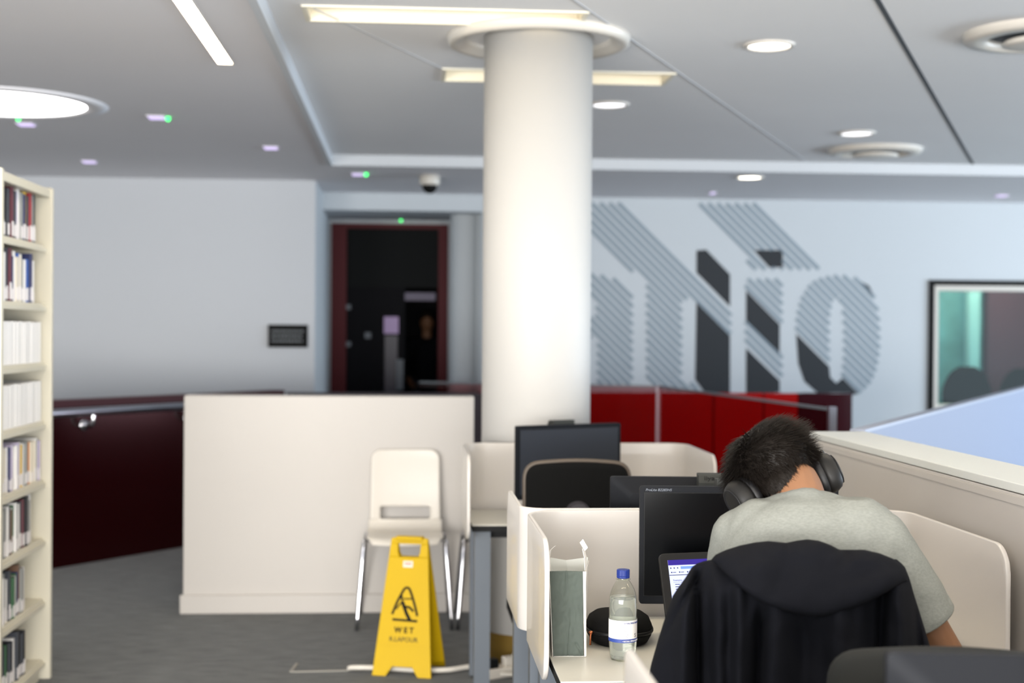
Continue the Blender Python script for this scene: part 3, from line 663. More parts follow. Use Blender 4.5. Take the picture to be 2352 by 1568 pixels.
# ================================================================== wet floor sign
sa = math.atan2(-.074, .255); fa = V((-.142, 6.2, 0)); 
t = thing('wet_floor_sign', 'yellow folding wet floor sign with black slipping figure, on the carpet', 'floor sign', fa+V((.1275, -.03, 0)), sa)
HS = .59; SP = .12
def fpan(side):
    mt_ = M.Translation((0, (0 if side else 2*SP), 0)) @ M.Rotation((-1 if side else 1)*math.atan2(SP, HS), 4, 'X')
    return mt_
for side in (1, 0):
    mt_ = fpan(side); L2 = sqrt(HS**2+SP**2); bm = bmesh.new(); wb, wt = .133, .083
    outl = [(-wb, 0), (-.072, 0), (-.05, .045), (.05, .045), (.072, 0), (wb, 0), (wt+.002, L2-.02), (wt-.006, L2), (-wt+.006, L2), (-wt-.002, L2-.02)]
    # panel = outer outline with a grip opening: build as strips
    def strip(pts): prism(bm, pts, lambda x, y, z: mt_ @ V((x, z, y)), -.006, .006)
    zg0, zg1 = L2-.078, L2-.03; ge = .05
    def wat(z): return wb+(wt-wb)*z/L2
    strip([(-wb, 0), (-.072, 0), (-.045, .042), (.045, .042), (.072, 0), (wb, 0), (wat(zg0-.01), zg0-.01), (ge-.006, zg0-.01), (-ge+.006, zg0-.01), (-wat(zg0-.01), zg0-.01)])
    strip([(-wat(zg0-.01), zg0-.01), (-ge+.008, zg0-.01), (-ge, zg0+.01), (-ge-.002, zg1), (-wat(zg1), zg1)])
    strip([(ge-.008, zg0-.01), (wat(zg0-.01), zg0-.01), (wat(zg1), zg1), (ge+.002, zg1), (ge, zg0+.01)])
    strip([(-wat(zg1), zg1), (wat(zg1), zg1), (wt, L2-.006), (.03, L2+.002), (-.03, L2+.002), (-wt, L2-.006)])
    pn = build('front_panel' if side else 'back_panel', bm, m_yellow, t, bev=.003)
    bm = bmesh.new()
    def st2(pts, y0=-.0085, y1=-.006): prism(bm, pts, lambda x, y, z: mt_ @ V((x, z if side else -z, y)), y0, y1)
    st2([(-wat(.135)+.02, .135), (wat(.135)-.02, .135), (wat(.135)-.02, .139), (-wat(.135)+.02, .139)]); build('moulded_line', bm, m_yellow, pn)
    if side:
        def M2(x, y): return mt_ @ M.Translation((x, -.0065, y)) @ M.Rotation(R(90), 4, 'X')
        bm = bmesh.new()
        tri = smoothpath([(-.058, .265, 0), (-.04, .315, 0), (-.02, .357, 0), (-.008, .378, 0), (.004, .382, 0), (.015, .374, 0), (.03, .34, 0), (.046, .295, 0), (.056, .262, 0)], 4)
        for a_, b_ in zip(tri[:-1], tri[1:]):
            d_ = (b_-a_).normalized(); n_ = V((-d_.y, d_.x, 0))*.0052; st2([(a_+n_)[:2], (b_+n_)[:2], (b_-n_)[:2], (a_-n_)[:2]], -.0072, -.006)
        def limb(pts, r):
            for (a_, b_) in zip(pts[:-1], pts[1:]):
                a_, b_ = V((*a_, 0)), V((*b_, 0)); d_ = (b_-a_).normalized(); n_ = V((-d_.y, d_.x, 0))*r; a_ = a_-d_*r*.5; b_ = b_+d_*r*.5
                st2([(a_+n_)[:2], (b_+n_)[:2], (b_-n_)[:2], (a_-n_)[:2]], -.0072, -.006)
        limb([(-.053, .243), (.055, .240)], .005)
        limb([(-.014, .318), (-.004, .295), (.006, .272), (.022, .245)], .0075)
        limb([(-.002, .300), (.018, .298), (.036, .283)], .005)
        limb([(-.022, .338), (-.015, .322), (-.035, .298), (-.04, .288)], .003); limb([(-.018, .333), (.03, .335)], .0028)
        hd = [(-.022+.008*cos(2*pi*i/12), .343+.007*sin(2*pi*i/12)) for i in range(12)]; st2(hd, -.0072, -.006)
        build('slip_symbol', bm, m_ink, pn)
        text_mesh('wet_text', 'W E T', .034, m_ink, pn, M2(0, .188), sx=.95, bold=.0012)
        text_mesh('worn_text', 'R.LAPOUR', .028, mat('worn_ink', (70, 62, 20), .7), pn, M2(0, .150), sx=1.0, bold=.0004)
        bm = bmesh.new(); st2([(-.022, .470), (.022, .470), (.022, .497), (-.022, .497)], -.0072, -.006); stc = build('sticker', bm, mat('pink_white_sticker', (226, 206, 196), .6), pn)
        bm = bmesh.new(); st2([(-.015, .482), (.015, .482), (.015, .489), (-.015, .489)], -.0078, -.0072); build('red_print', bm, mat('sticker_red', (205, 120, 100), .6), stc)
bm = bmesh.new(); box(bm, -.06, .06, SP-.02, SP+.02, HS-.012, HS+.004); build('hinge', bm, m_yellow, t, bev=.003)

# floor strip, cable and adapters
bm = bmesh.new(); a, b, c = PZ(682, 1524, 0), PZ(668, 1543, 0), PZ(800, 1540, 0)
for p, q_ in ((a, b), (b, c)):
    d_ = (q_-p).normalized(); n_ = V((-d_.y, d_.x, 0))*.006; prism(bm, [p+n_, q_+n_, q_-n_, p-n_], lambda x, y, z: V((x, y, z)), 0, .004)
tag(build('floor_strip', bm, mat('pale_strip', (150, 146, 138), .6)), 'thin pale metal edge of a floor box set in the carpet', 'floor fitting')
bm = bmesh.new(); pts = [PZ(800, 1548, .0), PZ(815, 1540, .02), PZ(880, 1541, .02), PZ(960, 1546, .02), PZ(1030, 1545, .02), PZ(1080, 1538, .02), PZ(1140, 1536, .02), PZ(1190, 1545, .02)]
for p in pts: p.z = max(p.z, .012)
# keep the cable behind the front panel feet and in front of the rear ones
tube(bm, smoothpath([V((p.x, p.y+.06, p.z)) for p in pts]), .011); tag(build('power_cable', bm, m_cable, None, True), 'pale power cable lying on the carpet, passing under the yellow sign', 'cable')
bm = bmesh.new(); prism(bm, [(-.16, 0), (.16, 0), (.16, .06), (-.16, .06)], lambda x, y, z: V((x, y, z)), 0, .045)
o = tag(build('power_strip', bm, m_white, bev=.006), 'white power strip with plugs under the desk by the column', 'power strip'); o.location = PZ(1175, 1560, 0)+V((.02, .05, 0)); o.rotation_euler.z = .5
for i, (dx, dy) in enumerate(((-.1, .03), (-.02, .03), (.07, .03))):
    bx('plug', dx-.022, dx+.022, dy-.02, dy+.02, .045, .085, m_black if i != 1 else m_white, o, bev=.004)
bm = bmesh.new(); r0 = PZ(1165, 1550, 0)
tube(bm, smoothpath([r0+V((p[0], p[1]*.5-.02, p[2])) for p in ((-.06, .1, .03), (-.02, .0, .02), (.03, .05, .09), (.07, .1, .16), (.1, .12, .10), (.05, .05, .02), (-.05, -.05, .02), (.04, -.1, .02), (.1, 0, .04), (.09, .08, .2), (.12, .15, .5))]), .008)
tag(build('loose_cable', bm, m_cable, None, True), 'tangle of white cable under the desk by the column', 'cable')
bm = bmesh.new(); a = V((.395, 6.0, 0)); tube(bm, smoothpath([V((.47, 5.78, .66)), V((.46, 5.78, .5)), V((.45, 5.8, .3)), V((.5, 5.85, .03)), V((.6, 5.9, .012))]), .009)
tag(build('loose_cable', bm, m_black, None, True), 'black cable hanging from the desk by the column', 'cable')

# ================================================================== bookcase
UX = -1.515
bc = thing('bookcase', 'tall cream metal bookcase full of books at the left edge', 'bookcase', (UX, 6.205, 0))
DEP = .30; ZB = [.075+.2525*i for i in range(9)]  # shelf levels, top at 2.095
ZTOP = 2.10
SH = [.085, .345, .605, .855, 1.105, 1.355, 1.605, 1.855]
V0, V1 = -.725, .0    # local y
bm = bmesh.new(); prism(bm, rpoly([(-DEP, 0), (0, 0), (0, ZTOP), (-DEP, ZTOP)], [.0, .0, .012, .0]), lambda x, y, z: V((x, z, y)), 0, .032); build('end_panel', bm, m_shelf, bc, bev=.003)
bm = bmesh.new(); prism(bm, [(-DEP, 0), (0, 0), (0, ZTOP), (-DEP, ZTOP)], lambda x, y, z: V((x, z, y)), V0-.032, V0); build('end_panel', bm, m_shelf, bc, bev=.003)
bx('back_panel', -DEP, -DEP+.01, V0, 0, .08, ZTOP-.01, m_shelfback, bc)
bx('top_panel', -DEP, -.006, V0, 0, ZTOP-.045, ZTOP-.008, m_shelf, bc, bev=.004)
for z in SH:
    s = bx('shelf', -DEP+.01, -.030, V0, 0, z-.025, z, m_shelf, bc, bev=.003)
    bx('shelf_lip', -.030, -.020, V0, 0, z-.032, z-.012, m_shelf, s, bev=.002)
bx('plinth', -DEP+.02, -.04, V0, -.03, 0, .055, m_shelf, bc)
cols = dict(charcoal=(58, 62, 70), black=(28, 28, 32), white=(228, 226, 224), blue=(52, 92, 168), navy=(44, 50, 92), yellow=(214, 176, 60), red=(150, 36, 44), green=(52, 96, 64), grey=(140, 142, 140), lilac=(190, 180, 205), orange=(206, 132, 70), brown=(112, 84, 66), cream=(214, 206, 188), maroon=(96, 44, 56))
bmats = {k: mat('cover_'+k, v, .5) for k, v in cols.items()}; m_tab = mat('spine_tab', (226, 222, 222), .6); m_tabp = mat('spine_print', (190, 160, 160), .6)
ords = ['first', 'second', 'third', 'fourth', 'fifth', 'sixth', 'seventh', 'eighth', 'ninth', 'tenth', 'eleventh', 'twelfth', 'thirteenth', 'fourteenth', 'fifteenth', 'sixteenth', 'seventeenth', 'eighteenth', 'nineteenth', 'twentieth', 'twenty-first', 'twenty-second', 'twenty-third', 'twenty-fourth', 'twenty-fifth', 'twenty-sixth', 'twenty-seventh', 'twenty-eighth', 'twenty-ninth', 'thirtieth']
rowdef = { # shelf index from top: (end gap in metres, colours from the right end, height range, thickness range, tabs)
 0: (.105, 'charcoal black grey red charcoal yellow navy grey white lilac charcoal navy maroon black charcoal black'.split(), (.185, .205), (.022, .034), 1),
 1: (.14, 'white navy blue blue white grey white cream blue cream white navy charcoal maroon charcoal grey black'.split(), (.17, .21), (.018, .032), 1),
 2: (.02, ['white']*30, (.168, .172), (.02, .03), 0),
 3: (.02, ['white']*30, (.168, .172), (.02, .03), 0),
 4: (.03, 'lilac navy white cream cream cream orange grey grey white yellow white lilac white white white'.split(), (.165, .185), (.02, .032), 1),
 5: (.15, 'white grey grey black black maroon charcoal white charcoal charcoal white green white brown charcoal white'.split(), (.175, .205), (.016, .03), 1),
 6: (.235, 'white grey grey brown navy green white green green charcoal white charcoal grey white'.split(), (.16, .20), (.018, .03), 1),
 7: (.25, 'black charcoal black navy charcoal white black navy charcoal black green charcoal'.split(), (.165, .195), (.016, .028), 1)}
names = ['top', 'second', 'third', 'fourth', 'fifth', 'sixth', 'seventh', 'bottom']
def book_mesh(th, h, dep):
    bm = bmesh.new(); prism(bm, rpoly([(-dep, 0), (0, 0), (0, th), (-dep, th)], [0, .004, .004, 0], 3), lambda x, y, z: V((x, -y, z)), 0, h)
    me = bpy.data.meshes.new('book'); bmesh.ops.recalc_face_normals(bm, faces=bm.faces[:]); bm.to_mesh(me); bm.free(); return me
def tab_mesh(th, z0, z1):
    bm = bmesh.new(); box(bm, -.002, .0012, -th+.0015, -.0015, z0, z1); me = bpy.data.meshes.new('tab'); bmesh.ops.recalc_face_normals(bm, faces=bm.faces[:]); bm.to_mesh(me); bm.free(); return me
for r_, (gap, cl, hr, tr, tabs) in rowdef.items():
    z = SH[7-r_]+.0005; y = 6.205-gap; i = 0; rnd = random.Random(r_+3)
    while y > 6.205+V0+.03 and i < 30:
        th = rnd.uniform(*tr); h = rnd.uniform(*hr); cn = cl[i % len(cl)]
        if y-th < 6.205+V0+.004: break
        dep = rnd.uniform(.15, .17); o = link('book', book_mesh(th-.001, h, dep), bmats[cn]); o.location = (UX-.036-rnd.uniform(0, .012 if tabs else .003), y, z)
        tag(o, f'{cn} book on the {names[r_]} shelf of the bookcase, {ords[i]} from the right end', 'book', f'books on the {names[r_]} shelf')
        if tabs: link('spine_label', tab_mesh(th-.001, .008, h*rnd.uniform(.26, .36)), m_tab, o)
        y -= th+rnd.uniform(0, .001); i += 1
for z_, lb in ((2.055, 'top'), (1.80, 'second')):
    pass

# ================================================================== things on the person's desk
ZD = .7205
# bottle
bl = PZ(1430, 1514, .72); bl.z = ZD
t = thing('water_bottle', 'clear plastic water bottle with blue cap, label facing the camera', 'bottle', bl)
pf = [(.020, .002), (.027, .0), (.030, .006), (.0315, .014), (.0325, .03), (.0335, .045), (.0335, .095), (.0333, .13), (.0325, .145), (.0295, .16), (.0245, .173), (.018, .184), (.0135, .190), (.0125, .193), (.0125, .2)]
pf = [(p.x, p.y) for p in smoothpath([(a, b, 0) for a, b in pf], 4)]
bm = bmesh.new(); rs = [[V((r*cos(2*pi*i/48), r*sin(2*pi*i/48), z)) for i in range(48)] for r, z in pf]
for i, r_ in enumerate(rs):
    if pf[i][1] < .02:
        for j, p in enumerate(r_): p.z += .004*(max(0, cos(5*2*pi*j/48)))*(1-pf[i][1]/.02)
rings(bm, rs, cap=False); build('bottle_body', bm, m_pet, t, True)
bm = bmesh.new(); wp = [(.0, .004)]+[(max(.001, r-.0012), max(z, .003)+.0008) for r, z in pf if z < .152]; wp = wp[1:]; lathe(bm, wp, n=48); build('water', bm, m_water, t, True)
bm = bmesh.new(); lathe(bm, [(.0125, .190), (.017, .191), (.017, .1925), (.0125, .194)], n=40); build('neck_ring', bm, m_pet, t, True)
bm = bmesh.new(); n = 60; rings(bm, [[V(((r+(.0004 if i % 2 else 0))*cos(2*pi*i/n), (r+(.0004 if i % 2 else 0))*sin(2*pi*i/n), z)) for i in range(n)] for r, z in ((.0145, .1945), (.0152, .196), (.0152, .1985), (.0145, .1992), (.0152, .2), (.0152, .2125), (.0145, .2145), (.012, .215))]); build('cap', bm, m_cap, t)
bm = bmesh.new(); rings(bm, [circ((0, 0, z), V((1, 0, 0)), V((0, 1, 0)), .0340, n=64) for z in (.046, .098)], cap=False)
lb = build('label', bm, mat('label_white', (226, 224, 222), .5), t, True)
bm = bmesh.new(); rings(bm, [circ((0, 0, z), V((1, 0, 0)), V((0, 1, 0)), .0342, n=64) for z in (.046, .0545)], cap=False); build('blue_band', bm, m_blue, lb, True)
I4 = M.Identity(4)
for zz, mt3 in ((.090, m_blue), (.0478, m_paper)):
    text_mesh('label_text', '\u2022 NATURAL SPRING WATER \u2022 NATURAL SPRING', .0058, mt3, lb, M.Translation((0, 0, zz)), sx=.62, extr=.00015, bend=(.0343, R(-100)), align='LEFT')
text_mesh('label_text', 'S', .013, m_ink, lb, M.Translation((0, 0, .058)), sx=1, extr=.00015, bend=(.0343, R(-46)), align='LEFT')
bm = bmesh.new()
def lbl(a0, a1, z, h):
    r_ = .0343; n_ = 6; A = [(r_*cos(R(a0+(a1-a0)*i/n_)), r_*sin(R(a0+(a1-a0)*i/n_))) for i in range(n_+1)]
    for i in range(n_):
        bm.faces.new([bm.verts.new(p) for p in ((*A[i], z), (*A[i+1], z), (*A[i+1], z+h), (*A[i], z+h))])
rnd = random.Random(2)
for k in range(13):
    z = .0865-k*.0024; a = -150+rnd.uniform(0, 8) if k < 8 else -140
    while a < (-85 if k < 9 else -75)-rnd.uniform(0, 8):
        l = rnd.uniform(3, 9); 
        if not (2 < k < 7 and -118 < a < -108): lbl(a, a+l, z, .0009)
        a += l+1.6
build('small_print', bm, mat('grey_print', (150, 150, 160), .6), lb)

# headphone case
cs = (PZ(1350, 1478, .72)+PZ(1500, 1476, .72))/2
t = thing('headphone_case', 'black oval zipped carry case lying behind the water bottle', 'case', (cs.x, cs.y+.03, ZD), R(-4))
def sup(a, b, z, e=2.5, n=56): return [V((a*math.copysign(abs(cos(2*pi*i/n))**(2/e), cos(2*pi*i/n)), b*math.copysign(abs(sin(2*pi*i/n))**(2/e), sin(2*pi*i/n)), z)) for i in range(n)]
bm = bmesh.new(); rings(bm, [sup(.06, .08, .0), sup(.072, .09, .006), sup(.081, .098, .022), sup(.083, .10, .031)]); build('lower_shell', bm, m_fabric, t, True)
bm = bmesh.new(); rings(bm, [sup(.083, .10, .037), sup(.082, .099, .046), sup(.076, .093, .060), sup(.062, .078, .070), sup(.03, .04, .075), sup(.005, .006, .076)]); build('lid', bm, m_fabric, t, True)
bm = bmesh.new(); rings(bm, [sup(.085, .102, .0300), sup(.0862, .1032, .032), sup(.0862, .1032, .036), sup(.085, .102, .0382)]); build('zip_band', bm, m_black, t, True)
bm = bmesh.new(); tube(bm, [(-.074, -.072, .036), (-.076, -.079, .030), (-.077, -.081, .006)], .0026, 8); ellipsoid(bm, (-.075, -.074, .036), (.006, .005, .004)); build('zip_pull', bm, m_copper, t, True)

# paper bag
b0, b1 = PZ(1272, 1508, .72), PZ(1341, 1508, .72); wd = (b1-b0).length
t = thing('paper_bag', 'tall white paper carrier bag with grey-green side and loose handles', 'paper bag', (b0.x, b0.y, ZD), math.atan2(b1.y-b0.y, b1.x-b0.x))
HB = .205; DB = .14
bm = bmesh.new()
NX, NZ_ = 44, 60
g = [[None]*(NZ_+1) for _ in range(NX+1)]
for i in range(NX+1):
    for j in range(NZ_+1):
        s, z = i/NX, j/NZ_; f = .004*sin(pi*s)*(1-.5*z)+.0015*noise.noise(V((s*4, z*7, 3))) + .004*(1-abs(2*s-1))*(z > .6)*(z-.6)*2 + .005*math.exp(-((s-.5)/.035)**2)*max(0, z-.72)*3 - .0035*math.exp(-((s-.52-.3*(z-.35))/.03)**2)*(.12 < z < .45)*sin(pi*(z-.12)/.33) + .004*math.exp(-((1-s-1.6*z)/.04)**2)*(z < .16) + .003*math.exp(-((s-.5)/.02)**2)*(z < .15) + .002*noise.noise(V((s*9, z*16, 1)))
        x = -.001+s*wd-(.008*z*(1-s)) - .002*z; g[i][j] = bm.verts.new((x, f, z*HB))
for i in range(NX):
    for j in range(NZ_): bm.faces.new((g[i][j], g[i+1][j], g[i+1][j+1], g[i][j+1]))
o = build('green_gusset', bm, m_greenpaper, t, True); s = o.modifiers.new('s', 'SOLIDIFY'); s.thickness = .001; bake(o)
bm = bmesh.new()
def sheet(pts, nm, m=m_paper, th=.0008, par=t):
    bm = bmesh.new(); vs = [bm.verts.new(p) for p in pts]; bm.faces.new(vs); o = build(nm, bm, m, par); s = o.modifiers.new('s', 'SOLIDIFY'); s.thickness = th; return o
sheet([(-.003, -.002, 0), (-.003, DB, 0), (-.010, DB, HB+.003), (-.013, -.004, HB)], 'side_panel')
sheet([(wd+.001, -.002, 0), (wd+.007, DB, 0), (wd+.022, DB, HB+.004), (wd+.003, -.004, HB)], 'side_panel')
sheet([(wd+.001, -.002, 0), (wd+.0055, -.0022, .002), (wd+.003, -.0035, HB), (wd-.004, -.003, HB)], 'folded_edge')
sheet([(0, DB, 0), (wd+.006, DB, 0), (wd+.02, DB, HB+.012), (wd*.5, DB-.01, HB+.006), (-.008, DB, HB+.012)], 'back_panel', mat('pale_inner_paper', (206, 208, 202), .8))
sheet([(0, .0, .001), (wd, .0, .001), (wd+.006, DB, .001), (0, DB, .001)], 'base_panel')
def ribbon(pts, wvec, nm):
    bm = bmesh.new(); w_ = V(wvec); pr = None
    for p in pts:
        a, b = bm.verts.new(V(p)-w_/2), bm.verts.new(V(p)+w_/2)
        if pr: bm.faces.new((pr[0], a, b, pr[1]))
        pr = (a, b)
    o = build(nm, bm, m_paper, t); s = o.modifiers.new('s', 'SOLIDIFY'); s.thickness = .0009; return o
ribbon([(wd+.006, .02, HB-.012), (wd+.004, .02, HB+.03), (wd-.001, .022, HB+.052)], (.006, .014, 0), 'handle')
ribbon([(wd-.006, .024, HB+.070), (wd+.006, .020, HB+.050)], (.008, .008, .007), 'handle')
ribbon([(wd-.002, .05, HB+.06), (wd+.006, .06, HB+.03), (wd+.012, .07, HB-.01)], (.002, .014, 0), 'handle')
ribbon([(-.010, .02, HB-.012), (-.012, .02, HB+.03), (-.009, .02, HB+.048), (.002, .02, HB+.058)], (.004, .012, 0), 'handle')

# laptop
lp = P(1513, 1285, 3.50); LW = .315; LH = .232
lq = M.Rotation(R(12), 3, 'Z') @ V((-LW/2, LH*sin(R(19)), 0))
t = thing('laptop', 'open dark laptop with a lit purple and white web page, behind the jacket', 'laptop', (lp.x-lq.x, lp.y-lq.y, ZD), R(12))
bm = bmesh.new(); prism(bm, rpoly([(-LW/2, -.20), (LW/2, -.20), (LW/2, .0), (-LW/2, .0)], .012), lambda x, y, z: V((x, y, z)), 0, .018); build('base', bm, m_hp2, t, bev=.002)
bm = bmesh.new(); box(bm, -LW/2+.02, LW/2-.02, -.12, -.02, .018, .0195); build('keyboard', bm, m_black, t)
mt = M.Translation((0, .0, .016)) @ M.Rotation(R(-19), 4, 'X')
bm = bmesh.new(); prism(bm, rpoly([(-LW/2, 0), (LW/2, 0), (LW/2, LH), (-LW/2, LH)], [.004, .004, .016, .016]), lambda x, y, z: mt @ V((x, z, y)), 0, .008); lid = build('lid', bm, m_hp, t, bev=.0015)
def em2(c, s): return emit('lcd', c, s)
L0, L1, B0, B1 = -LW/2+.021, LW/2-.021, .024, LH-.017
def lcd(nm, x0, x1, z0, z1, m, par, k=1): 
    bm = bmesh.new(); box(bm, x0, x1, -.0006*k-.0004, -.0006*k+.0004, z0, z1, mt); return build(nm, bm, m, par)
em_bg = em2((206, 212, 250), .78); scr = lcd('screen', L0, L1, B0, B1, em_bg, t)
em_p = em2((70, 56, 160), .55); em_b = em2((118, 150, 236), .8); em_t = em2((90, 92, 140), .4); em_d = em2((44, 44, 90), .4)
lcd('tab_bar', L0, L1, B1-.013, B1, em_p, scr, 2); lcd('address_field', L0+.032, L1-.04, B1-.023, B1-.0165, em_b, scr, 2)
lcd('toolbar_line', L0, L1, B1-.038, B1-.0365, em_d, scr, 2)
bm = bmesh.new()
def lb_(x0, x1, z0, z1): box(bm, x0, x1, -.0022, -.0014, z0, z1, mt)
for i in range(3): lb_(L0+.004+i*.009, L0+.007+i*.009, B1-.0215, B1-.0185)
for i in range(4): lb_(L0+.005+i*.021, L0+.008+i*.021, B1-.032, B1-.029); lb_(L0+.010+i*.021, L0+.018+i*.021, B1-.0312, B1-.0298)
lb_(L0+.008, L0+.075, B1-.0555, B1-.0550)
for i in range(7): lb_(L0+.012+(.006 if i > 2 else 0), L0+.024+(i % 3)*.004, B1-.061-i*.0058, B1-.0593-i*.0058)
build('page_lines', bm, em_t, scr)
text_mesh('page_heading', 'Examples', .0062, em_d, scr, mt @ M.Translation((L0+.008, -.002, B1-.052)) @ M.Rotation(R(90), 4, 'X'), align='LEFT', extr=.0001)

# ================================================================== the seated person
pr = thing('person', 'person in a grey t-shirt wearing black headphones, bent over the desk, seen from behind', 'person', (cj.x, 2.93, 0))
PL = pr.location
def W(px, py, D): return P(px, py, D)-PL
neckb = W(1850, 1182, 2.99); shL = W(1702, 1234, 3.02); shR = W(2014, 1242, 2.95)
elR = W(2190, 1535, 2.99); hemR = W(2120, 1424, 2.965)
elL = W(1672, 1420, 3.16); hemL = W(1690, 1330, 3.09)
wrR = V((1.02, 3.30, .775))-PL; wrL = V((.74, 3.40, .79))-PL
HM = P(1806, 1111, 3.09)-PL
HR = M.Rotation(R(10), 3, 'Z') @ M.Rotation(R(-21), 3, 'Y') @ M.Rotation(R(-43), 3, 'X')
def H(x, y, z): return HM+HR @ V((x, y, z))
hip = V((0.02, -.04, .56)); 
bm = bmesh.new()
# head
ellipsoid(bm, H(-.003, -.003, .043), (.071, .091, .081), HR, 28, 18)
ellipsoid(bm, H(0, .03, .02), (.062, .062, .09), HR, 20, 12)
ellipsoid(bm, H(0, .045, -.045), (.048, .045, .055), HR, 20, 12)
ellipsoid(bm, H(0, .078, -.085), (.022, .018, .018), HR)
for s in (-1, 1):
    ellipsoid(bm, H(s*.035, .072, -.01), (.022, .016, .018), HR); ellipsoid(bm, H(s*.027, .088, .034), (.022, .009, .008), HR)
    ellipsoid(bm, H(s*.077, -.002, -.002), (.007, .017, .031), HR, 14, 10)
capsule(bm, H(0, .092, .022), .008, H(0, .112, -.018), .012, 12); ellipsoid(bm, H(0, .102, -.024), (.017, .011, .009), HR)
ellipsoid(bm, H(0, .094, -.047), (.022, .008, .006), HR); ellipsoid(bm, H(0, .092, -.058), (.019, .008, .006), HR)
# neck
capsule(bm, neckb+V((0, .0, -.02)), .062, H(0, -.03, -.03), .056)
# trunk and limbs under the clothes
capsule(bm, neckb+V((0, .01, -.07)), .10, V((.02, .02, .75)), .11); capsule(bm, V((.02, .02, .75)), .11, hip, .13)
for a, b in ((neckb+V((0, 0, -.03)), shL), (neckb+V((0, 0, -.03)), shR)): capsule(bm, a, .05, b, .045)
capsule(bm, shR, .046, elR, .039); capsule(bm, shL, .046, elL, .039)
def forearm(e, w_): capsule(bm, e, .040, e.lerp(w_, .35), .041); capsule(bm, e.lerp(w_, .35), .041, w_, .027)
forearm(elR, wrR); forearm(elL, wrL)
def hand(w_, fwd, side, up=V((0, 0, 1))):
    fwd = fwd.normalized(); lat = fwd.cross(up).normalized()  # lat points to the person's right
    pc = w_+fwd*.045; Rm = M((lat, fwd, up)).transposed()
    ellipsoid(bm, pc, (.04, .05, .016), Rm, 18, 10)
    for k, (o_, L_) in enumerate(((-.030, .062), (-.010, .074), (.011, .070), (.031, .055))):
        o_ *= side; a = w_+fwd*.08+lat*o_*.95; c = a; dr = fwd.copy(); ang = 0
        for j, fr in enumerate((.45, .32, .23)):
            ang += R(16+8*j); d_ = (fwd*cos(ang)-up*sin(ang)+lat*o_*1.2).normalized(); nx = c+d_*L_*fr; capsule(bm, c, .0088-.0008*j, nx, .0082-.0009*j, 10); c = nx
    th = w_+fwd*.02-lat*side*.03; d1_ = (fwd*.75-lat*side*.75-up*.15).normalized(); m1 = th+d1_*.038; d2_ = (fwd*.95-lat*side*.25-up*.3).normalized()
    capsule(bm, th, .013, m1, .0105, 10); capsule(bm, m1, .0105, m1+d2_*.03, .0085, 10)
hand(wrR, V((-.25, 1, -.04)), 1); hand(wrL, V((.3, 1, -.04)), -1)
KN = []
for s in (-1, 1):
    h0 = hip+V((s*.09, .02, -.02)); kn = V((s*.13, .42, .52)); an_ = V((s*.12, .40, .09)); KN.append((h0, kn, an_))
    capsule(bm, h0, .085, kn, .058); capsule(bm, kn, .055, an_, .036); capsule(bm, an_+V((0, -.03, -.05)), .03, an_+V((0, .14, -.055)), .028)
melt('body', bm, m_skin, pr, .0038, 4, .5)
# eyes (closed lids read as dark lash lines when bent down)
for s in (-1, 1):
    bm = bmesh.new(); ellipsoid(bm, H(s*.028, .083, .012), (.012, .011, .011), HR); build('eye', bm, m_white, pr, True)
# trousers, shoes
bm = bmesh.new(); capsule(bm, hip+V((0, 0, .0)), .15, hip+V((0, 0, .10)), .145)
for h0, kn, an_ in KN: capsule(bm, h0, .105, kn, .075); capsule(bm, kn, .075, an_+V((0, 0, .02)), .055)
melt('trousers', bm, m_trouser, pr, .009, 5)
for h0, kn, an_ in KN:
    bm = bmesh.new(); capsule(bm, V((an_.x, an_.y-.04, .045)), .044, V((an_.x, an_.y+.15, .042)), .038); ellipsoid(bm, (an_.x, an_.y-.03, .08), (.045, .055, .045)); box(bm, an_.x-.043, an_.x+.043, an_.y-.085, an_.y+.185, .003, .02)
    melt('shoe', bm, m_shoe, pr, .006, 3)
# t-shirt
bm = bmesh.new()
capsule(bm, W(1815, 1193, 3.0), .062, shL, .063); capsule(bm, W(1880, 1190, 3.0), .062, shR, .068)
capsule(bm, W(1848, 1185, 2.99), .064, W(1800, 1205, 3.0), .066)
ellipsoid(bm, W(1855, 1300, 2.97), (.185, .115, .15), None, 28, 14)
ellipsoid(bm, W(1760, 1290, 3.0), (.11, .10, .14)); ellipsoid(bm, W(1960, 1300, 2.96), (.12, .10, .15))
for (px, py, D, a, b) in ((1855, 1400, 2.95, .175, .12),): ellipsoid(bm, W(px, py, D), (a, b, .2))
ellipsoid(bm, V((.02, -.0, .68)), (.175, .13, .17))
for a, b, r0, r1 in ((shR, hemR, .068, .072), (shL, hemL, .063, .066)):
    d_ = (b-a).normalized(); x, y = frame(d_); 
    rings(bm, [circ(a+d_*(-.03), x, y, r0*.8, n=28), circ(a, x, y, r0, n=28), circ(a.lerp(b, .5), x, y, (r0+r1)/2+.002, n=28), circ(b-d_*.006, x, y, r1, n=28), circ(b, x, y, r1-.002, n=28)])
tee = melt('t_shirt', bm, m_tee, pr, .006, 4, .55)
for v in tee.data.vertices:   # soft cloth wrinkles, strongest near the armpits
    n_ = noise.noise(V((v.co.x*16+v.co.z*8, v.co.y*9, v.co.z*22-v.co.x*12)))+.6*noise.noise(v.co*26)
    g_ = max(0, 1-((v.co-(shR+V((-.01, 0, -.10)))).length/.16))+max(0, 1-((v.co-(shL+V((.02, 0, -.08)))).length/.14))
    v.co += v.normal*n_*(.0015+.006*min(1, g_))
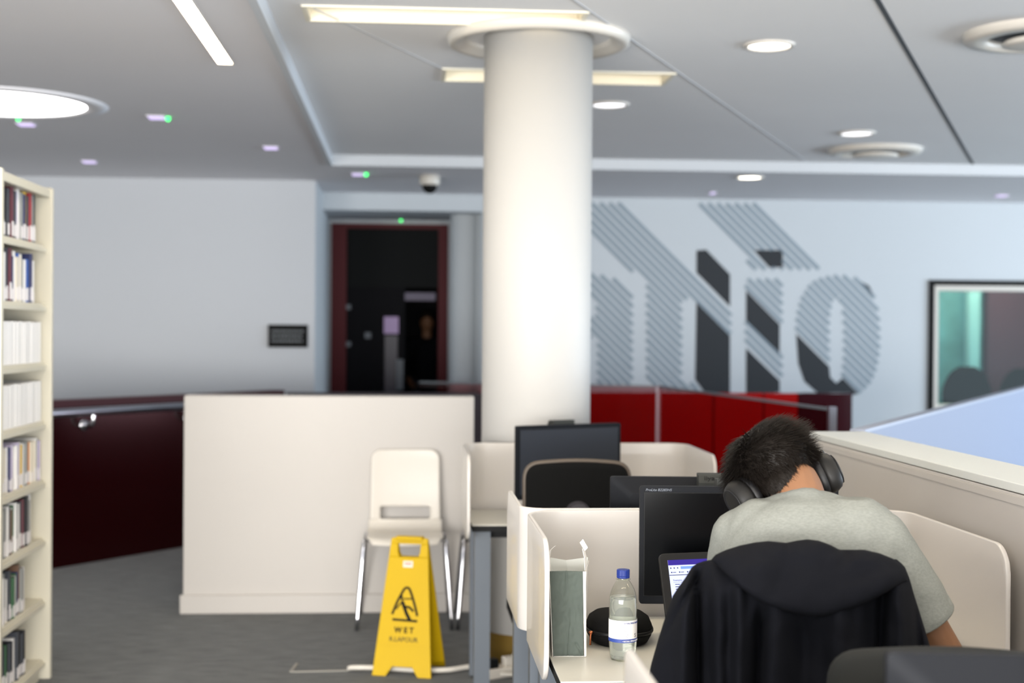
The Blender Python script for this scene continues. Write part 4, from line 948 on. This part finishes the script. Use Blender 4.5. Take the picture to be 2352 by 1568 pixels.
for a, b, r1 in ((shR, hemR, .0695), (shL, hemL, .064)):
    d_ = (b-a).normalized(); x, y = frame(d_); bm = bmesh.new(); rings(bm, [circ(b+d_*o_, x, y, r1+w_, n=40) for o_, w_ in ((-.024, -.001), (-.023, .0012), (-.001, .0012), (.002, -.0005), (.001, -.004), (-.02, -.006))], cap=False)
    build('sleeve_hem', bm, m_tee, tee, True)
# hair: close cap plus combed strands
wh = V((-.022, -.035, .12)); HC = V((-.006, -.003, .043)); HRAD = V((.0715, .0945, .084))
def skull(d): d = d.normalized(); k = 1/sqrt((d.x/HRAD.x)**2+(d.y/HRAD.y)**2+(d.z/HRAD.z)**2); return HC+d*k
def hairy(p):
    if p.y > .055 and p.z < .075: return False
    if p.z < .025 and p.y > .02: return False
    return True
bm = bmesh.new(); NU, NV = 56, 34; gv = {}
for j in range(NV+1):
    for i in range(NU):
        th = pi*(.004+.992*j/NV); a = 2*pi*i/NU; d_ = V((sin(th)*cos(a), sin(th)*sin(a), cos(th))); p = skull(d_); 
        up_ = max(0, min(1, (p.z+.03)/.12)); off = .003+.010*up_+.003*noise.noise(p*45); 
        gv[i, j] = (bm.verts.new(HM+HR @ (p+d_*off)), p)
for j in range(NV):
    for i in range(NU):
        q4 = [gv[i, j], gv[(i+1) % NU, j], gv[(i+1) % NU, j+1], gv[i, j+1]]
        if all(hairy(x[1]) for x in q4): bm.faces.new([x[0] for x in q4])
bmesh.ops.delete(bm, geom=[v for v in bm.verts if not v.link_faces], context='VERTS')
# hair carries on down the nape
NC, NR3 = V((-.018, -.036, -.018)), V((.052, .050, .048))
nb = {}
for j in range(13):
    for i in range(25):
        a = R(200+140*i/24); e_ = R(35-100*j/12); d_ = V((cos(a)*cos(e_), sin(a)*cos(e_), sin(e_))); nb[i, j] = bm.verts.new(HM+HR @ (NC+V((d_.x*NR3.x, d_.y*NR3.y, d_.z*NR3.z))))
for j in range(12):
    for i in range(24): bm.faces.new((nb[i, j], nb[i+1, j], nb[i+1, j+1], nb[i, j+1]))
rnd = random.Random(5); whd = (wh-HC).normalized()
for k_ in range(2200):
    a = R(rnd.uniform(198, 342)); e_ = R(rnd.uniform(-72, 40)); d_ = V((cos(a)*cos(e_), sin(a)*cos(e_), sin(e_))); p = NC+V((d_.x*NR3.x, d_.y*NR3.y, d_.z*NR3.z)); n_ = d_
    fl = (V((.1, -.1, -1))-n_*n_.dot(V((.1, -.1, -1)))+V((rnd.gauss(0, .2), rnd.gauss(0, .2), 0))).normalized(); Lh = rnd.uniform(.009, .016); wv = n_.cross(fl).normalized(); pr_ = None
    for s in range(4):
        u = s/3; q_ = p+n_*(.0006+.12*Lh*u)+fl*Lh*u; ww = .0008*(1-.8*u); a_, b_, c_ = [bm.verts.new(HM+HR @ (q_+o2)) for o2 in (wv*ww, -wv*ww, n_*ww*.9)]
        if pr_: bm.faces.new((pr_[0], a_, c_, pr_[2])); bm.faces.new((pr_[2], c_, b_, pr_[1]))
        pr_ = (a_, b_, c_)
cnt = 0
while cnt < 10500:
    d_ = V((rnd.gauss(0, 1), rnd.gauss(0, 1), rnd.gauss(0, 1))).normalized(); p = skull(d_)
    if not hairy(p): continue
    cnt += 1; n_ = d_
    away = (n_-whd*n_.dot(whd)); away = away.normalized() if away.length > .05 else V((rnd.uniform(-1, 1), rnd.uniform(-1, 1), 0)).normalized()
    down = (V((0, -.15, -1))-n_*n_.dot(V((0, -.15, -1)))); down = down.normalized() if down.length > .01 else away
    low = max(0, min(1, (.07-p.z)/.08)); sw = n_.cross(away)*(.55+.25*noise.noise(p*18))
    fl = (away*(1-.5*low)+down*(.25+.9*low)+sw*(1-low)+V((rnd.gauss(0, .09), rnd.gauss(0, .09), rnd.gauss(0, .09)))).normalized()
    cl = noise.noise(p*30+V((3, 1, 7))); fl = (fl+n_.cross(fl)*cl*.75).normalized()
    top = max(0, min(1, (p.z+.02)/.09)); Lh = (.018+.022*top)*rnd.uniform(.75, 1.2); lift = (.04+.11*top)*rnd.uniform(.6, 1.3)+.22*max(0, cl)**1.5*top
    pts = []; base = p+n_*(.001)
    for s in range(5):
        u = s/4; pts.append(base+n_*(lift*Lh*(u-.45*u*u)+.006*top*min(1, u*2)+.003*top)+fl*Lh*u)
    wv = n_.cross(fl).normalized(); tw = rnd.uniform(.00055, .0010)
    pr_ = None
    for s, q_ in enumerate(pts):
        ww = tw*(1-.8*(s/4)**1.5); a_, b_, c_ = [bm.verts.new(HM+HR @ (q_+o2)) for o2 in (wv*ww, -wv*ww, n_*ww*.9)]
        if pr_:
            bm.faces.new((pr_[0], a_, c_, pr_[2])); bm.faces.new((pr_[2], c_, b_, pr_[1]))
        pr_ = (a_, b_, c_)
me = bpy.data.meshes.new('hair'); bm.to_mesh(me); bm.free(); link('hair', me, m_hair, pr, True)

# headphones: worn, a thing of its own
hp = thing('headphones', 'black over-ear headphones worn by the seated person', 'headphones', HM+PL)
def Hh(x, y, z): return HR @ V((x, y, z))
bm = bmesh.new(); pts = []
for i in range(33):
    a = pi*i/32; x = .090*cos(a); z = .131*sin(a)**.85 if sin(a) > 0 else 0; pts.append((x, .012+.030*sin(a), z))
rs = []
for i, p in enumerate(pts):
    p = V(p); q_ = V(pts[min(i+1, 32)])-V(pts[max(i-1, 0)]); q_.normalize(); wv = V((0, 1, 0)); nn = q_.cross(wv).normalized(); hw_ = .009+.007*sin(pi*i/32); ht = .0035+.003*sin(pi*i/32)
    rs.append([HR @ (p+wv*(hw_*cos(2*pi*k/12))+nn*(ht*sin(2*pi*k/12))) for k in range(12)])
rings(bm, rs); build('headband', bm, m_hp2, hp, True)
for s in (-1, 1):
    Rc = HR @ M.Rotation(R(s*6), 3, 'Y') @ M.Rotation(R(-s*8), 3, 'Z')
    c = V((-.086, -.004, .006) if s < 0 else (.070, .002, -.013))
    def ov(x, sc, k=32): return [HR @ c+Rc @ V((s*x, .039*sc*cos(2*pi*i/k), .048*sc*sin(2*pi*i/k))) for i in range(k)]
    bm = bmesh.new(); rings(bm, [ov(.012, .97), ov(.020, 1.0), ov(.030, .97), ov(.040, .86), ov(.046, .68), ov(.048, .45)]); cu = build('ear_cup', bm, m_hp, hp, True)
    bm = bmesh.new(); rings(bm, [ov(-.008, .80), ov(-.006, .92), ov(.0, 1.0), ov(.008, 1.0), ov(.012, .94)]); build('ear_pad', bm, m_hp2, cu, True)
    bm = bmesh.new(); rings(bm, [ov(.0455, .70), ov(.0475, .72), ov(.0485, .66), ov(.047, .62)], closed=False); build('cup_ring', bm, m_hp2, cu, True)
    bm = bmesh.new(); tube(bm, [HR @ V((s*.094, .012, .03)), HR @ V((s*.116, .006, .036)), HR @ (c+V((s*.036, -.004, .035)))], [.008, .009, .008]); build('yoke', bm, m_hp, cu, True)

# ================================================================== jacket on the chair back
jk = thing('jacket', 'dark navy hooded jacket draped over the back of the occupied chair', 'jacket', (cj.x, 2.76, .5)); JL = jk.location
def interp(tab, x):
    if x <= tab[0][0]: return tab[0][1]
    for (a, fa_), (b, fb) in zip(tab[:-1], tab[1:]):
        if x <= b: k = (x-a)/(b-a); return fa_+(fb-fa_)*k
    return tab[-1][1]
LE = [(1284, 1640), (1290, 1606), (1300, 1590), (1325, 1575), (1365, 1546), (1410, 1530), (1470, 1511), (1530, 1494), (1600, 1484), (1760, 1478), (2000, 1490)]
RE = [(1284, 2060), (1300, 2078), (1330, 2090), (1360, 2098), (1420, 2117), (1500, 2141), (1600, 2160), (1760, 2170), (2000, 2165)]
rowsY = [1284, 1288, 1294, 1302, 1312]+list(range(1326, 2000, 14)); NS = 300; bm = bmesh.new(); rs = []
def g1(x, c, s): return math.exp(-((x-c)/s)**2)
for y in rowsY:
    xl, xr = interp(LE, y), interp(RE, y); t_ = (y-1284)/700; ring = []
    grow = min(1, ((y-1280)/70))**.5
    for i in range(NS):
        a = 2*pi*i/NS; front = sin(a) < 0; cxp = (xl+xr)/2; hwp = (xr-xl)/2; ca = math.copysign(abs(cos(a))**.75, cos(a)); x = cxp+hwp*ca
        if front:
            D = 2.80-.135*grow*abs(sin(a))**.55
            f = 0; k = min(1, (y-1286)/60)
            f += .026*g1(x, 1599+t_*12, 10)*k*(x > 1560)
            f += .016*g1(x, 1622+t_*10, 16)*k-.012*g1(x, 1575-t_*20, 18)*k
            f += .010*g1(x, 1678-t_*10, 14)*min(1, max(0, (y-1330)/80))-.010*g1(x, 1700-t_*6, 16)*k
            f += .022*g1(x, 1752-t_*30, 12)*min(1, max(0, (y-1380)/50))-.008*g1(x, 1785-t_*20, 22)*k
            f += .012*g1(x, 1850-t_*10, 26)*min(1, max(0, (y-1400)/50))-.010*g1(x, 1930, 26)*k
            f += .022*g1(x, 2030-t_*30, 12)*k+.012*g1(x, 2006-t_*20, 16)*k-.010*g1(x, 2062+t_*30, 16)*k
            f += .014*g1(x, 2095+t_*60, 10)*min(1, max(0, (y-1350)/60))
            f += .012*g1(x+(y-1400)*.55, 1560, 9)*g1(y, 1370, 60)
            f += .005*noise.noise(V((x*.012, y*.006, 1)))+.0025*noise.noise(V((x*.04, y*.02, 5)))
            D += f*2.8
        else: D = 2.80+.055*grow*abs(sin(a))**.6+.004*noise.noise(V((x*.02, y*.01, 9)))
        ring.append(P(x, y, D)-JL)
    rs.append(ring)
rings(bm, rs); o = build('jacket_body', bm, m_jacket, jk, True)
# hood
TP = [(1634, 1284), (1644, 1273), (1668, 1262), (1700, 1252), (1735, 1245), (1765, 1242), (1795, 1245), (1806, 1246), (1830, 1241), (1855, 1238), (1880, 1241), (1908, 1251), (1928, 1262), (1945, 1262), (1985, 1262), (2020, 1270), (2050, 1282), (2072, 1298), (2083, 1314), (2086, 1330)]
LP = [(1634, 1287), (1650, 1302), (1676, 1328), (1704, 1352), (1735, 1376), (1765, 1391), (1800, 1403), (1835, 1411), (1870, 1417), (1895, 1416), (1930, 1406), (1970, 1393), (2010, 1375), (2045, 1355), (2070, 1340), (2084, 1333)]
def jD(x, y):
    xl, xr = interp(LE, y), interp(RE, y); ca = max(-1, min(1, (x-(xl+xr)/2)/((xr-xl)/2))); c_ = abs(ca)**(1/.75)
    return 2.80-.135*min(1, ((y-1280)/70))**.5*sqrt(max(0, 1-c_*c_))**.55
bm = bmesh.new(); rs = []; NH = 90; NR = 32
for i in range(NH+1):
    s = i/NH; x = 1634+(2086-1634)*s; yt, yb = interp(TP, x), interp(LP, x); h_ = max(yb-yt, 2); e = min(1, (s*(1-s)*9))**.5; ring = []
    for k in range(NR):
        a = 2*pi*k/NR   # 0 = bottom, goes up the front, over the top, down the back
        v = (1-cos(a))/2; fr = sin(a) > 0; yy = yb-h_*v
        Db = min(2.735, jD(x, yb)-.004); Dm = Db+(2.745-Db)*v**.8
        if fr: D = Dm-.006-.062*e*abs(sin(a))**.7*(1-.25*v)
        else: D = Dm+.04*e*abs(sin(a))**.6*v
        if fr:
            wr = .008*sin((x*.9+yy*.5)*.05)*g1(s, .25, .2)*sin(pi*v)+.010*noise.noise(V((x*.011+yy*.006, yy*.028, 2)))+.006*noise.noise(V((x*.03, yy*.05, 8)))
            wr += .014*g1(x-(yy-1240)*.3, 1932, 8)*g1(yy, 1262, 22)+.010*g1(x-(yy-1240)*.5, 1803, 9)*g1(yy, 1250, 22)+.008*g1(yy-(x-1700)*.08, 1318, 7)*g1(x, 1760, 60)
            D += wr*e*min(1, v*2.2)*1.1
        ring.append(P(x, yy, D)-JL)
    rs.append(ring)
rings(bm, rs); o = build('hood', bm, m_jacket, jk, True)

# ================================================================== figure in the dark beyond the far door
pq = thing('person', 'dark-clothed person standing in the dark room beyond the red-framed doorway', 'person', (pxx(980, 15.7), 15.7, 0))
bm = bmesh.new()
ellipsoid(bm, (0, 0, 1.60), (.075, .095, .115)); capsule(bm, (0, 0, 1.42), .055, (0, 0, 1.55), .05); capsule(bm, (0, 0, 1.28), .12, (0, 0, .95), .12)
for s in (-1, 1):
    capsule(bm, (s*.05, 0, 1.38), .06, (s*.18, 0, 1.36), .055); capsule(bm, (s*.19, 0, 1.35), .048, (s*.25, -.02, 1.08), .04); capsule(bm, (s*.25, -.02, 1.08), .04, (s*.17, -.16, .92), .03)
    ellipsoid(bm, (s*.15, -.2, .9), (.035, .05, .03)); capsule(bm, (s*.09, 0, .92), .085, (s*.1, 0, .5), .06); capsule(bm, (s*.1, 0, .5), .058, (s*.1, .01, .08), .04); capsule(bm, (s*.1, .03, .04), .04, (s*.1, -.12, .035), .035)
melt('body', bm, m_skin, pq, .008, 5)
bm = bmesh.new(); capsule(bm, (0, 0, 1.28), .15, (0, 0, .92), .14)
for s in (-1, 1): capsule(bm, (s*.05, 0, 1.37), .075, (s*.18, 0, 1.35), .068); capsule(bm, (s*.19, 0, 1.35), .062, (s*.25, -.02, 1.08), .052); capsule(bm, (s*.25, -.02, 1.08), .052, (s*.19, -.12, .95), .04)
melt('jumper', bm, m_jacket, pq, .01, 6)
bm = bmesh.new()
for s in (-1, 1): capsule(bm, (s*.09, 0, .92), .1, (s*.1, 0, .5), .075); capsule(bm, (s*.1, 0, .5), .073, (s*.1, .01, .1), .06)
melt('trousers', bm, m_trouser, pq, .01, 6)
bm = bmesh.new(); ellipsoid(bm, (0, .015, 1.635), (.082, .1, .1)); build('hair', bm, m_hair, pq, True)
